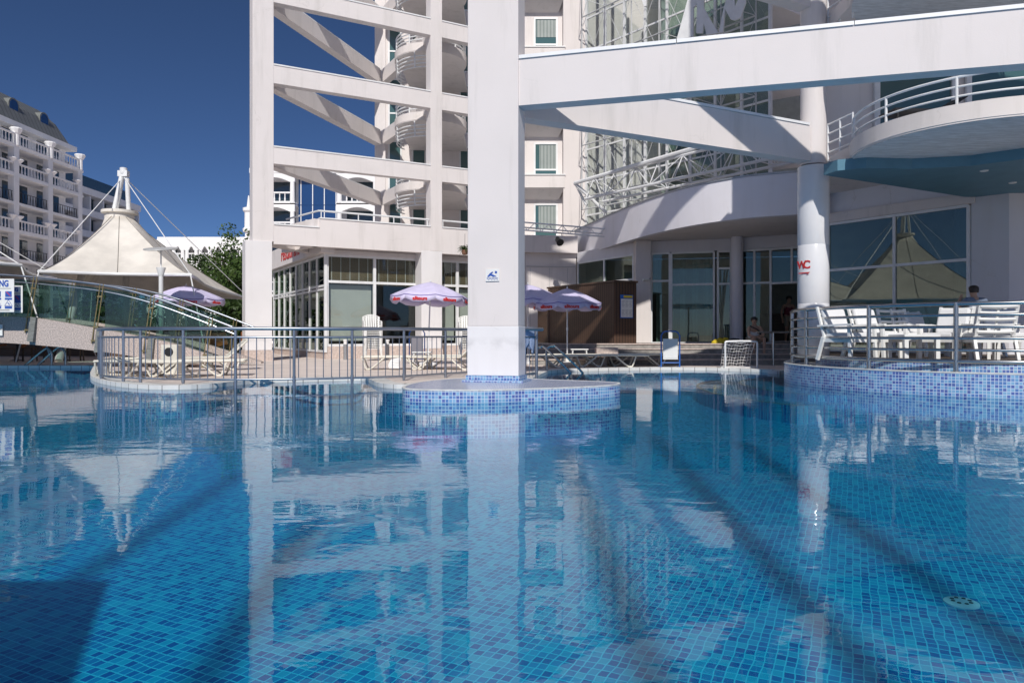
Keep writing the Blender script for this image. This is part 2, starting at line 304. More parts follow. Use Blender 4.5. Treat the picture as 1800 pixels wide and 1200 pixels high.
# ------------------------------------------------------------------ mesh builder
class MB:
    def __init__(s): s.v = []; s.f = []; s.uv = {}
    def add(s, vs, fs, uvs=None):
        o = len(s.v); s.v += [Vector(v) for v in vs]
        for i, f in enumerate(fs):
            if uvs: s.uv[len(s.f)] = uvs[i]
            s.f.append([o + k for k in f])
        return s
    def box(s, c, d, rz=0.0):
        x, y, z = d[0] / 2, d[1] / 2, d[2] / 2; q = Matrix.Rotation(rz, 3, 'Z'); c = Vector(c)
        vs = [c + q @ Vector((i * x, j * y, k * z)) for k in (-1, 1) for i, j in ((-1, -1), (1, -1), (1, 1), (-1, 1))]
        return s.add(vs, [(3, 2, 1, 0), (4, 5, 6, 7), (0, 1, 5, 4), (1, 2, 6, 5), (2, 3, 7, 6), (3, 0, 4, 7)])
    def bar(s, a, b, wd, h, up=(0, 0, 1)):
        a, b = Vector(a), Vector(b); d = (b - a).normalized(); up = Vector(up)
        if abs(d.dot(up)) > 0.98: up = Vector((1, 0, 0))
        sd_ = d.cross(up).normalized(); up = sd_.cross(d).normalized()
        vs = [p + sd_ * i * wd / 2 + up * j * h / 2 for p in (a, b) for i, j in ((-1, -1), (1, -1), (1, 1), (-1, 1))]
        return s.add(vs, [(0, 1, 2, 3), (7, 6, 5, 4), (4, 5, 1, 0), (5, 6, 2, 1), (6, 7, 3, 2), (7, 4, 0, 3)])
    def tube(s, pts, r, n=8, closed=False, caps=True):
        pts = [Vector(p) for p in pts]; k = len(pts); rr = r if isinstance(r, (list, tuple)) else [r] * k
        rings = []; prev = None
        for i, p in enumerate(pts):
            if closed: d = pts[(i + 1) % k] - pts[i - 1]
            else: d = pts[min(i + 1, k - 1)] - pts[max(i - 1, 0)]
            d.normalize()
            if prev is None:
                a = Vector((0, 0, 1)) if abs(d.z) < 0.9 else Vector((1, 0, 0))
                u = d.cross(a).normalized()
            else: u = (prev - d * prev.dot(d)).normalized()
            prev = u; v = d.cross(u)
            rings.append([p + (u * math.cos(2 * math.pi * j / n) + v * math.sin(2 * math.pi * j / n)) * rr[i] for j in range(n)])
        vs = [q for ring in rings for q in ring]; fs = []
        for i in range(k if closed else k - 1):
            a, b = i * n, ((i + 1) % k) * n
            for j in range(n): fs.append((a + j, a + (j + 1) % n, b + (j + 1) % n, b + j))
        if caps and not closed: fs.append(tuple(range(n - 1, -1, -1))); fs.append(tuple((k - 1) * n + j for j in range(n)))
        return s.add(vs, fs)
    def prism(s, poly, z0, z1, uvside=False, closed=True):
        poly = [(p[0], p[1]) for p in poly]
        ar = sum(poly[i - 1][0] * poly[i][1] - poly[i][0] * poly[i - 1][1] for i in range(len(poly)))
        if ar < 0: poly = poly[::-1]
        n = len(poly); vs = [(p[0], p[1], z0) for p in poly] + [(p[0], p[1], z1) for p in poly]
        fs = [tuple(range(n - 1, -1, -1)), tuple(range(n, 2 * n))]
        uvs = [[(poly[k][0], poly[k][1]) for k in fs[0]], [(poly[k - n][0], poly[k - n][1]) for k in fs[1]]]
        L = 0.0
        for i in range(n):
            j = (i + 1) % n; d = math.dist(poly[i], poly[j])
            fs.append((i, j, n + j, n + i)); uvs.append([(L, z0), (L + d, z0), (L + d, z1), (L, z1)]); L += d
        return s.add(vs, fs, uvs)
    def wall(s, a, b, z0, z1, th, side=1):
        """upright slab from a to b (plan points); thickness to the left (side=1) or right (-1) of a->b"""
        a, b = Vector((a[0], a[1])), Vector((b[0], b[1])); d = (b - a).normalized(); nn = Vector((-d.y, d.x)) * side * th
        L = (b - a).length
        vs = [(a.x, a.y, z0), (b.x, b.y, z0), (b.x + nn.x, b.y + nn.y, z0), (a.x + nn.x, a.y + nn.y, z0)]
        vs += [(v[0], v[1], z1) for v in vs]
        fs = [(3, 2, 1, 0), (4, 5, 6, 7), (0, 1, 5, 4), (1, 2, 6, 5), (2, 3, 7, 6), (3, 0, 4, 7)]
        uvs = [[(0, 0)] * 4, [(0, 0)] * 4, [(0, z0), (L, z0), (L, z1), (0, z1)], [(0, z0), (th, z0), (th, z1), (0, z1)], [(L, z0), (0, z0), (0, z1), (L, z1)], [(th, z0), (0, z0), (0, z1), (th, z1)]]
        return s.add(vs, fs, uvs)
    def ribbon(s, outer, inner, z0, z1, closed=False):
        """slab between two plan polylines, from z0 up to z1; uv runs along the outer line"""
        n = len(outer); vs = []
        for o_, i_ in zip(outer, inner): vs += [(o_[0], o_[1], z0), (o_[0], o_[1], z1), (i_[0], i_[1], z1), (i_[0], i_[1], z0)]
        fs = []; uvs = []; L = 0; W = math.dist(outer[0][:2], inner[0][:2]); H = z1 - z0
        for k in range(n if closed else n - 1):
            a, b = 4 * k, 4 * ((k + 1) % n); d = math.dist(outer[k][:2], outer[(k + 1) % n][:2])
            for q, (v0, v1) in enumerate(((z0, z1), (z1, z1 + W), (z1, z0), (0, W))):
                fs.append((a + q, b + q, b + (q + 1) % 4, a + (q + 1) % 4)); uvs.append([(L, v0), (L + d, v0), (L + d, v1), (L, v1)])
            L += d
        if not closed:
            fs += [(0, 1, 2, 3), tuple(4 * (n - 1) + q for q in (3, 2, 1, 0))]; uvs += [[(0, z0), (0, z1), (W, z1), (W, z0)], [(W, z0), (W, z1), (0, z1), (0, z0)]]
        return s.add(vs, fs, uvs)
    def lathe(s, prof, c=(0, 0, 0), n=24, rz=0.0):
        c = Vector(c); vs = []; fs = []; k = len(prof)
        for r, z in prof:
            for j in range(n):
                a = rz + 2 * math.pi * j / n; vs.append(c + Vector((r * math.cos(a), r * math.sin(a), z)))
        for i in range(k - 1):
            for j in range(n): fs.append((i * n + j, i * n + (j + 1) % n, (i + 1) * n + (j + 1) % n, (i + 1) * n + j))
        fs.append(tuple(range(n - 1, -1, -1))); fs.append(tuple((k - 1) * n + j for j in range(n)))
        return s.add(vs, fs)
    def poly3(s, pts, off):
        """flat outline (3-D points) given a thickness along the vector off"""
        n = len(pts); o_ = Vector(off); pts = [Vector(p) for p in pts]
        return s.add(pts + [p + o_ for p in pts], [tuple(range(n)), tuple(range(2 * n - 1, n - 1, -1))] + [(i, i + n, (i + 1) % n + n, (i + 1) % n) for i in range(n)])
    def build(s, name, mat, parent=None, smooth=False, bevel=0.0, loc=None, fix=True):
        me = bpy.data.meshes.new(name)
        off = Vector((0, 0, 0))
        if parent is not None: off = wloc(parent)
        if loc is not None: off = Vector(loc)
        me.from_pydata([tuple(v - off) for v in s.v], [], s.f)
        if s.uv:
            ul = me.uv_layers.new(name='uv')
            for p in me.polygons:
                q = s.uv.get(p.index)
                if q:
                    for k, li in enumerate(p.loop_indices): ul.data[li].uv = q[k]
        if fix and not s.uv:
            bm = bmesh.new(); bm.from_mesh(me); bmesh.ops.recalc_face_normals(bm, faces=bm.faces); bm.to_mesh(me); bm.free()
        elif fix:
            bm = bmesh.new(); bm.from_mesh(me); bmesh.ops.recalc_face_normals(bm, faces=bm.faces); bm.to_mesh(me); bm.free()
        if smooth:
            me.shade_smooth()
            try: me.set_sharp_from_angle(angle=R(40))
            except Exception: pass
        me.materials.append(MAT[mat] if isinstance(mat, str) else mat)
        ob = bpy.data.objects.new(name, me); C.objects.link(ob)
        if parent is not None: ob.parent = parent
        elif loc is not None: ob.location = loc
        if bevel:
            bv = ob.modifiers.new('edge', 'BEVEL'); bv.width = bevel; bv.segments = 2; bv.limit_method = 'ANGLE'
        return ob
def wloc(o):
    v = Vector((0, 0, 0))
    while o is not None: v += Vector(o.location); o = o.parent
    return v
def tag(o, label=None, cat=None, group=None, kind=None):
    if label: o['label'] = label
    if cat: o['category'] = cat
    if group: o['group'] = group
    if kind: o['kind'] = kind
    return o
def thing(name, label, cat, loc=(0, 0, 0), group=None, rz=0.0):
    o = bpy.data.objects.new(name, None); C.objects.link(o); o.location = loc; o.rotation_euler = (0, 0, rz); o.empty_display_size = 0.2
    return tag(o, label, cat, group)
def struct(name, mb, mat, **kw):
    return tag(mb.build(name, mat, **kw), kind='structure')
def copy_tree(o, parent=None):
    c = o.copy(); C.objects.link(c)
    if parent is not None: c.parent = parent
    for ch in list(o.children): copy_tree(ch, c)
    return c
def dup(o, loc, rz=0.0, label=None, group=None, sc=1.0):
    c = copy_tree(o); c.location = loc; c.rotation_euler = (0, 0, rz)
    if sc != 1.0: c.scale = (sc, sc, sc)
    if label: c['label'] = label
    if group: c['group'] = group
    return c
_tx = {}
def text(body, size, mat, parent, mtx, name='lettering', ext=0.004, bold=0.0):
    key = (body, size, ext, bold, mat)
    if key not in _tx:
        cu = bpy.data.curves.new('letters', 'FONT'); cu.body = body; cu.size = size; cu.align_x = 'CENTER'; cu.align_y = 'CENTER'; cu.extrude = ext; cu.offset = bold; cu.resolution_u = 3
        to = bpy.data.objects.new('letters', cu); C.objects.link(to)
        dg = bpy.context.evaluated_depsgraph_get(); me = bpy.data.meshes.new_from_object(to.evaluated_get(dg))
        bpy.data.objects.remove(to); bpy.data.curves.remove(cu); me.name = name
        me.materials.clear(); me.materials.append(MAT[mat]); _tx[key] = me
    ob = bpy.data.objects.new(name, _tx[key]); C.objects.link(ob)
    ob.parent = parent
    ob.matrix_local = Matrix.Translation(-wloc(parent)) @ mtx if parent is not None else mtx
    return ob
def face_mtx(pos, xdir, up=(0, 0, 1)):
    """matrix whose local x runs along xdir, local y along up (text plane)"""
    x = Vector(xdir).normalized(); y = Vector(up); y = (y - x * y.dot(x)).normalized(); z = x.cross(y)
    m_ = Matrix((x, y, z)).transposed().to_4x4(); m_.translation = Vector(pos); return m_
def spline(pts, k=6):
    """Catmull-Rom through plan or space points"""
    pts = [Vector(p) for p in pts]; out = []
    for i in range(len(pts) - 1):
        a, b, c, d = pts[max(i - 1, 0)], pts[i], pts[i + 1], pts[min(i + 2, len(pts) - 1)]
        for j in range(k):
            u = j / k
            out.append(0.5 * ((2 * b) + (c - a) * u + (2 * a - 5 * b + 4 * c - d) * u * u + (3 * b - a - 3 * c + d) * u ** 3))
    out.append(pts[-1]); return out
def offset(pts, d):
    """plan polyline moved to its left by d"""
    pts = [Vector((p[0], p[1])) for p in pts]; out = []
    for i, p in enumerate(pts):
        t_ = (pts[min(i + 1, len(pts) - 1)] - pts[max(i - 1, 0)]).normalized(); out.append(p + Vector((-t_.y, t_.x)) * d)
    return out

# ================================================================== SETTING: pool, deck, steps
FLOOR_Z = -0.50
DZ = 0.06
mb = MB(); mb.box((-6, 6, FLOOR_Z - 0.15), (42, 31, 0.3)); struct('pool_floor', mb, 'floor_tile')
mb = MB(); mb.add([(-26.5, -9.2, 0), (14.5, -9.2, 0), (14.5, 21, 0), (-26.5, 21, 0)], [(0, 1, 2, 3)]); struct('water', mb, 'pool_water', fix=False)
edge = [Vector((-26, 20.4, 0))] + [G(x, y, DZ) for x, y in ((0, 643), (150, 643), (168, 643.5))]
edge += spline([G(x, y, DZ) for x, y in ((163, 655), (166, 662), (185, 668.5), (230, 675), (300, 678), (365, 675.5), (405, 671.5), (450, 668), (520, 665.5), (600, 663.5), (645, 664), (668, 673), (700, 676.5), (730, 676))], 4)
edge += [Vector((-1.2, 12.3, 0)), Vector((0.9, 12.5, 0))]
edge += [G(x, y, DZ) for x, y in ((930, 666), (960, 652), (1000, 648.5), (1080, 647), (1160, 646), (1240, 646.5), (1300, 648), (1375, 651))] + [Vector((6.3, 17.4, 0))]
outer = [Vector((-150, -60, 0)), Vector((-26, -60, 0))] + edge + [Vector((14, 17.4, 0)), Vector((14, -60, 0)), Vector((150, -60, 0)), Vector((150, 160, 0)), Vector((-150, 160, 0))]
mb = MB(); mb.prism(outer, FLOOR_Z - 0.2, DZ); struct('deck', mb, 'deck_tile')
mb = MB(); mb.box((-6, -34.5, -0.2), (39.9, 51, 0.52)); struct('deck', mb, 'deck_tile')
e2 = [Vector((p.x, p.y)) for p in edge]
mb = MB(); mb.ribbon(offset(e2, -0.03), offset(e2, 0.02), FLOOR_Z, -0.012); struct('pool_wall', mb, 'wall_tile')
mb = MB(); mb.ribbon(offset(e2, -0.05), offset(e2, 0.28), -0.01, DZ + 0.012); struct('coping', mb, 'grating')
mb = MB(); mb.add([(-900, -900, -0.9), (900, -900, -0.9), (900, 900, -0.9), (-900, 900, -0.9)], [(0, 1, 2, 3)]); struct('ground', mb, 'plinth_stone')

# submerged steps near the far end of the pool
for i, (pts, zz) in enumerate(((((1400, 668), (1330, 664), (1260, 668), (1224, 676), (1245, 689), (1310, 702), (1400, 713)), -0.20), (((1420, 668), (1350, 664), (1312, 667), (1298, 673), (1330, 683), (1420, 694)), -0.09))):
    q = spline([G(x, y, zz) for x, y in pts], 5)
    mb = MB(); mb.prism([xy(p) for p in q] + [(7.2, 12.0), (7.4, 15.5)], FLOOR_Z, zz); struct('pool_step', mb, 'floor_tile')
    mb = MB(); mb.ribbon([xy(p) for p in q], offset([xy(p) for p in q], 0.06), zz, zz + 0.006); struct('step_edging', mb, 'slate')

# entrance landing with four risers
LZ = 0.65
for i in range(4):
    z1 = DZ + (LZ - DZ) * (i + 1) / 4; y0 = 20.75 + 0.36 * i
    mb = MB(); mb.box(((0.55 + 9.4) / 2, (y0 + 34) / 2, (z1 + DZ - 0.02) / 2 - (0.0)), (8.85, 34 - y0, z1 - DZ + 0.02)); struct('entrance_steps', mb, 'step_stone', bevel=0.012)
    mb = MB(); mb.box(((0.55 + 9.4) / 2, y0 + .16, z1 + .012), (8.9, .38, .03)); struct('entrance_steps', mb, 'plinth_stone')
# small pale plinth steps by the timber cabin
mb = MB()
mb.box((2.42, 20.42, 0.19), (0.55, 0.62, 0.26)); mb.box((2.72, 20.50, 0.45), (0.62, 0.46, 0.258))
tag(mb.build('stone_block', 'plinth_stone', bevel=0.01), 'pale stepped stone block in front of the entrance steps', 'block')

# ------------------------------------------------------------------ tiled island round the pillar
IZ = 0.18
isl = [G(x, y, IZ) for x, y in ((707, 681), (712, 682.6), (730, 683.8), (770, 684.8), (830, 685), (870, 684.6), (922, 683), (980, 681.3), (1035, 679), (1070, 676.8), (1086, 675), (1090, 673.8), (1085, 672), (1060, 670.4), (1030, 669), (980, 667.5), (927, 665), (870, 663.5), (800, 665), (740, 671), (712, 677.5))]
isl = [xy(p) for p in spline(isl + [isl[0]], 3)[:-1]]
isld = thing('tiled_island', 'low blue mosaic island round the foot of the big white pillar', 'island', (0.0, 11.2, 0))
mb = MB(); mb.prism(isl, FLOOR_Z, IZ - 0.012); mb.build('tile_wall', 'wall_tile', isld)
cx = sum(p[0] for p in isl) / len(isl); cy = sum(p[1] for p in isl) / len(isl)
sc_ = lambda k: [(cx + (p[0] - cx) * k, cy + (p[1] - cy) * k) for p in isl]
mb = MB(); mb.prism(sc_(0.985), IZ - 0.03, IZ); mb.build('top_surface', 'top_tile', isld)
mb = MB(); mb.ribbon(sc_(1.004), sc_(0.975), IZ - 0.016, IZ + 0.004, closed=True); mb.build('rim', 'coping_white', isld)

# ------------------------------------------------------------------ raised terrace on the right
TZ = 0.49
tc_ = spline([(6.75, 16.9), (6.15, 15.9), (5.7, 14.9), (5.5, 14.0), (5.57, 13.1), (5.92, 12.0), (6.65, 11.1), (7.6, 10.5), (8.9, 10.1), (10.8, 9.95), (14, 9.9)], 5)
tc_ = [(p.x, p.y) for p in tc_]
ter = thing('raised_terrace', 'raised terrace with curved blue mosaic wall rising out of the pool', 'terrace', (8, 14, 0))
mb = MB(); mb.ribbon(tc_, offset(tc_, 0.10), FLOOR_Z, 0.355); mb.build('tile_wall', 'wall_tile', ter)
mb = MB(); mb.ribbon(offset(tc_, -0.008), offset(tc_, 0.11), 0.357, 0.372); mb.build('rim', 'coping_white', ter)
mb = MB(); mb.ribbon(offset(tc_, 0.11), offset(tc_, 0.62), 0.0, 0.30); mb.build('channel', 'grating', ter)
mb = MB(); mb.ribbon(offset(tc_, 0.62), offset(tc_, 0.70), 0.0, TZ - 0.01); mb.build('inner_tile_wall', 'wall_tile', ter)
tin = [tuple(p) for p in offset(tc_, 0.63)]
mb = MB(); mb.prism(tin + [(14, 21), (9.0, 21), (8.0, 17.0)], 0.2, TZ); mb.build('floor_boards', 'wood_floor', ter)

# ================================================================== PORTAL FRAME (right)
C0 = Vector((0.101, 11.5)); ub = Vector((0.968, -0.2515)).normalized(); nb = Vector((ub.y, -ub.x)) * -1.0   # nb points away from the camera
if nb.y < 0: nb = -nb
def FB(t_, off): q = C0 + ub * t_ + nb * off; return (q.x, q.y)
pf = thing('portal_frame', 'huge white portal frame of pillar and beams standing in the pool', 'frame', (C0.x, C0.y, 0))
mb = MB(); mb.prism([FB(-0.86, 0), FB(0, 0), FB(0, 0.46), FB(-0.86, 0.46)], 1.09, 22.0); mb.build('pillar', 'white_paint', pf, bevel=0.012)
mb = MB(); mb.prism([FB(-0.866, -0.006), FB(0.006, -0.006), FB(0.006, 0.466), FB(-0.866, 0.466)], IZ + 0.10, 1.09); mb.build('pillar_foot', 'foot_paint', pf, bevel=0.01)
mb = MB(); q = [FB(-0.885, -0.03), FB(0.03, -0.03), FB(0.03, 0.49), FB(-0.885, 0.49)]; q2 = [FB(-0.93, -0.10), FB(0.10, -0.10), FB(0.10, 0.53), FB(-0.93, 0.53)]
mb.prism(q, IZ, IZ + 0.10); mb.build('tile_skirt', 'wall_tile', pf)
mb = MB(); mb.prism(q2, IZ - 0.01, IZ + 0.03); mb.build('tile_fillet', 'wall_tile', pf)
NODE = Vector((6.39, 15.2)); BH = 0.75
levels = [4.66, 7.95, 11.2, 14.4, 17.6]
dg0 = Vector((0.243, 12.17)); dgu = (NODE - dg0).normalized(); dgn = Vector((-dgu.y, dgu.x))
for z in levels:
    a, bb = FB(0.0, 0.03), FB(12.5, 0.03)
    mb = MB(); mb.wall(a, bb, z, z + BH, 0.29, 1); mb.build('beam', 'white_paint', pf)
    mb = MB()
    for k in range(5):
        t0, t1 = 0.0 + k * 2.5, 2.488 + k * 2.5
        mb.wall(FB(t0 + (0.005 if k == 0 else 0), 0.006), FB(t1, 0.006), z + BH + 0.004, z + BH + 0.06, 0.36, 1)
    mb.build('beam_cap', 'cap_white', pf)
    e = dg0 - dgu * 0.25
    mb = MB(); mb.wall(e, NODE + dgu * 0.0, z + 0.002, z + BH - 0.002, 0.30, 1); mb.build('diagonal_beam', 'white_paint', pf)
    mb = MB(); s0 = dg0 + dgu * 0.6 - dgn * 0.02; mb.wall(s0, NODE - dgu * 0.05 - dgn * 0.02, z + BH + 0.003, z + BH + 0.055, 0.38, 1); mb.build('diagonal_cap', 'cap_white', pf)
cc = NODE + dgn * 0.2 + dgu * 0.12
CX, CY = cc.x + .13, cc.y
mb = MB(); mb.lathe([(0.265, 4.62), (0.265, 22)], (CX, CY, 0), 40); mb.build('upper_column', 'white_paint', pf, smooth=True)
col = MB(); prof = []
zs = [0.45, 1.62, 2.88, 4.58]
for i in range(3):
    z0, z1 = zs[i], zs[i + 1]; prof += [(0.318, z0), (0.323, z0 + 0.01), (0.323, z1 - 0.01), (0.318, z1)]
col.lathe(prof, (CX, CY, 0), 48); rc = col.build('round_column', 'glossy_white', pf, smooth=True)
# WC lettering wrapped on the column
ang = math.atan2(-CY, -CX); 
def colpos(da, z, r=0.326): a = ang + da; return (CX + r * math.cos(a), CY + r * math.sin(a), z), (math.sin(a) * -1, math.cos(a), 0)
for ch, da in (('W', -0.80), ('C', -0.42)):
    p, xd = colpos(da, 2.44); text(ch, 0.235, 'red_letter', rc, face_mtx(p, xd), bold=0.006)
p, xd = colpos(-0.62, 2.27, 0.332); X = Vector(xd)
mb = MB(); pp = Vector(p); nn = Vector((p[0] - CX, p[1] - CY, 0)).normalized()
mb.poly3([pp - X * .12 + Vector((0, 0, -.012)), pp + X * .10 + Vector((0, 0, -.012)), pp + X * .06 + Vector((0, 0, -.05)), pp + X * .15 + Vector((0, 0, .0)), pp + X * .15 + Vector((0, 0, .012)), pp - X * .12 + Vector((0, 0, .012))], nn * .004)
mb.build('arrow', 'red_letter', rc)

# swimmer sign on the pillar
ctr = P(865, 483.5, 11.46); ctr = Vector(FB(-0.43, -0.012) + (0,)); ctr = Vector((ctr.x, ctr.y, CH + (HZ - 483.5) / F * ctr.y))
sg = thing('swimmer_sign', 'small white sign with a blue swimmer fixed to the pillar', 'sign', ctr)
ux = Vector((ub.x, ub.y, 0)); uz = Vector((0, 0, 1)); un = Vector((-nb.x, -nb.y, 0))
mb = MB(); mb.poly3([ctr + ux * a * .115 + uz * b_ * .10 for a, b_ in ((-1, -1), (1, -1), (1, 1), (-1, 1))], un * .008); mb.build('plate', 'plastic_white', sg, bevel=.002)
def SP(a, b_, k=0.012): return ctr + ux * a + uz * b_ + un * k
mb = MB()
mb.poly3([SP(.062 + .02 * math.cos(t_ / 9 * math.pi), .045 + .02 * math.sin(t_ / 9 * math.pi)) for t_ in range(18)], un * .002)
mb.poly3([SP(-.085, -.02), SP(-.04, .03), SP(.0, .055), SP(.02, .045), SP(-.015, .022), SP(.045, -.008), SP(.07, -.02), SP(.02, -.028), SP(-.03, -.008), SP(-.06, -.03)], un * .002)
for k in range(2):
    w_ = [SP(-.095 + i * .0095, -.045 - k * .022 + .008 * math.sin(i * 1.25)) for i in range(21)]
    mb.tube(w_, .003, 4)
mb.build('swimmer_symbol', 'blue_letter', sg)

# ================================================================== LEFT CONCRETE FRAME
AR = Vector((-8.21, 24.5)); uf = Vector((0.884, 0.468)).normalized(); nf = Vector((uf.y, -uf.x))      # nf towards the camera
def FL(t_, off=0.0): q = AR + uf * t_ + nf * off; return (q.x, q.y)
cf = thing('concrete_frame', 'tall white open concrete frame with slanting beams left of the pillar', 'frame', (AR.x, AR.y, 0))
def post(name, t0, t1, z0, z1, f0=0.0, dp=0.6, mat='cream_paint'):
    mb = MB(); mb.prism([FL(t0, f0), FL(t1, f0), FL(t1, f0 - dp), FL(t0, f0 - dp)], z0, z1); return mb.build(name, mat, cf, bevel=.01)
post('pillar', -0.69, 0.0, 4.15, 24, 0.0, 0.7)
post('pillar_base', -0.93, -0.06, 0.42, 4.148, 0.06, 0.8, 'foot_paint'); post('pillar_plinth', -0.96, -0.03, 0.05, 0.418, 0.09, 0.86, 'plinth_stone')
post('pillar', 5.77, 6.24, 4.15, 24, 0.0, 0.5)
post('pillar_base', 5.40, 6.24, 0.42, 4.148, 0.0, 0.7, 'foot_paint'); post('pillar_plinth', 5.37, 6.27, 0.05, 0.418, 0.03, 0.76, 'plinth_stone')
post('pillar', 8.9, 9.4, 0.1, 24, 0.0, 0.5)
lv = [(6.84, 7.46), (9.61, 10.28), (12.4, 13.06), (15.2, 15.86), (18.0, 18.66)]
Nd = Vector((-5.97, 32.45)); MidB = Vector(FL(5.9, -0.3))
for z0, z1 in lv:
    for ta, tb in ((0.0, 5.77), (6.24, 8.9)):
        mb = MB(); mb.wall(FL(ta, -0.004), FL(tb, -0.004), z0, z1 - 0.05, 0.32, 1); mb.build('beam', 'cream_paint', cf)
        mb = MB(); mb.wall(FL(ta + .003, 0.02), FL(tb - .003, 0.02), z1 - 0.047, z1, 0.40, 1); mb.build('beam_cap', 'cap_white', cf)
for z0, z1 in [(4.07, 4.78)] + lv:
    s_ = Vector(FL(-0.1, -0.35)); d = (Nd - s_).normalized(); 
    mb = MB(); mb.wall(s_, Nd, z0 + .004, z1 - .06, 0.36, 1); mb.build('diagonal_beam', 'cream_paint', cf)
    mb = MB(); mb.wall(s_ + d * .8, Nd - d * .1, z1 - 0.056, z1 - .008, 0.42, 1); mb.build('diagonal_cap', 'cap_white', cf)
    d2 = (MidB - Nd).normalized(); e0 = Nd + d2 * 0.2
    mb = MB(); mb.wall(e0, MidB, z0 + .006, z1 - .065, 0.32, 1); mb.build('diagonal_beam', 'cream_paint', cf)
mb = MB(); mb.bar((Nd.x + .15, Nd.y + .3, 4.2), (Nd.x + .15, Nd.y + .3, 7.0), .35, .35); mb.build('node_post', 'cream_paint', cf)
# parapet of the first-floor terrace, low part then raised part
mb = MB(); mb.wall(FL(0, -.004), FL(1.57, -.004), 4.07, 4.73, 0.32, 1); mb.wall(FL(1.57, -.004), FL(5.77, -.004), 4.07, 5.06, 0.32, 1); mb.wall(FL(6.24, -.004), FL(8.9, -.004), 4.07, 5.06, .32, 1); mb.build('parapet', 'cream_paint', cf)
mb = MB(); mb.wall(FL(0.003, .03), FL(1.55, .03), 4.733, 4.78, 0.40, 1); mb.wall(FL(1.57, .03), FL(5.76, .03), 5.063, 5.11, 0.4, 1); mb.wall(FL(6.25, .03), FL(8.89, .03), 5.063, 5.11, .4, 1); mb.build('parapet_cap', 'cap_white', cf)
q0, q1 = Vector(FL(1.57, -.1)), Vector(FL(0.9, -2.6))
mb = MB(); mb.wall(q0, q1, 4.07, 5.06, .2, 1); mb.build('return_parapet', 'cream_paint', cf)
hr = MB()
for ta, tb in ((1.6, 5.74), (6.27, 8.87)):
    a, bb = FL(ta, -.12), FL(tb, -.12); hr.tube([(a[0], a[1], 5.36), (bb[0], bb[1], 5.36)], .035, 8)
    k = max(2, int((tb - ta) / 1.1)); 
    for i in range(k + 1):
        q = FL(ta + .05 + (tb - ta - .1) * i / k, -.12); hr.tube([(q[0], q[1], 5.1), (q[0], q[1], 5.35)], .02, 6)
hr.tube([(q0.x, q0.y, 5.36), (q1.x, q1.y, 5.36)], .035, 8)
hr.build('handrail', 'white_metal', cf, smooth=True)

# ------------------------------------------------------------------ restaurant behind glass under the frame
K = Vector((-6.82, 26.0)); KL = Vector((-11.1, 33.2))
def FK(t_, off=0.0): q = K + uf * t_ + nf * off; return (q.x, q.y)
rs = thing('restaurant', 'ground floor glass restaurant with bamboo blinds under the concrete frame', 'restaurant', (K.x, K.y, 0))
mb = MB(); mb.wall(FK(0), FK(9.6), 0.05, 0.52, 0.2, 1); mb.build('plinth', 'plinth_stone', rs)
mb = MB(); mb.wall(K, KL, 0.05, 0.30, 0.2, -1); mb.build('side_plinth', 'plinth_stone', rs)
mb = MB(); mb.wall(FK(-.05, .05), FK(9.6, .05), 3.9, 4.06, 0.5, 1); mb.build('head_beam', 'cream_paint', rs)
mb = MB(); mb.wall(FK(0, -.06), FK(9.6, -.06), 4.062, 5.0, .3, 1); mb.build('upper_wall', 'cream_paint', rs)
mb = MB(); mb.prism([FK(-.02, -.4), FK(9.6, -.4), (2.4, 34), (-10.8, 34)], 4.1, 4.35); mb.build('ceiling', 'cream_paint', rs)
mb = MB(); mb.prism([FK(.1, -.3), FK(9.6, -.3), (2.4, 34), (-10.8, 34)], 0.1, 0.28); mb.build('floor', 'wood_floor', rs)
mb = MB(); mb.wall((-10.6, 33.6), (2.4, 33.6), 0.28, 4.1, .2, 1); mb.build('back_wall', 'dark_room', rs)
tt = [0.0, 1.87, 3.72, 3.78 + .0, 5.4, 6.6, 8.0, 9.6]
fr = MB()
for t_ in (0.06, 1.85, 3.70, 5.25, 6.75, 8.2):
    q = FK(t_, -.05); fr.box((q[0], q[1], 2.2), (.11, .10, 3.4), math.atan2(uf.y, uf.x))
for z in (0.56, 2.9, 3.86):
    a, bb = FK(0, -.05), FK(9.6, -.05); fr.bar((a[0], a[1], z), (bb[0], bb[1], z), .09, .09)
fr.build('window_frame', 'white_metal', rs)
for ta, tb in ((0.12, 1.79), (1.91, 3.64), (3.76, 5.2), (5.3, 6.7), (6.8, 8.15)):
    a, bb = Vector(FK(ta, -.05)), Vector(FK(tb, -.05))
    for z0, z1 in ((0.61, 2.85), (2.95, 3.81)):
        mb = MB(); mb.wall(a, bb, z0, z1, 0.014, 1); mb.build('window_pane', 'glass_light', rs)
    a2, b2 = Vector(FK(ta - .02, -.2)), Vector(FK(tb + .02, -.2))
    mb = MB(); mb.wall(a2, b2, 2.8, 3.86, .02, 1)
    bl = mb.build('bamboo_blind', 'bamboo_blind', rs)
    mb = MB()
    for k in range(1, 6):
        p_ = a2 + (b2 - a2) * (k - .5) / 5 - Vector((nb.x, nb.y)) * .0; q = p_ + Vector((nf.x, nf.y)) * .006
        mb.box((q.x, q.y, 3.33), (.025, .008, 1.0), math.atan2(uf.y, uf.x))
    mb.build('tape', 'room_wall', bl)
    if ta != 1.91:
        mb = MB(); mb.wall(Vector(FK(ta, -.25)), Vector(FK(tb, -.25)), 0.72, 2.82, .02, 1); mb.build('roller_blind', 'pale_blind', rs)
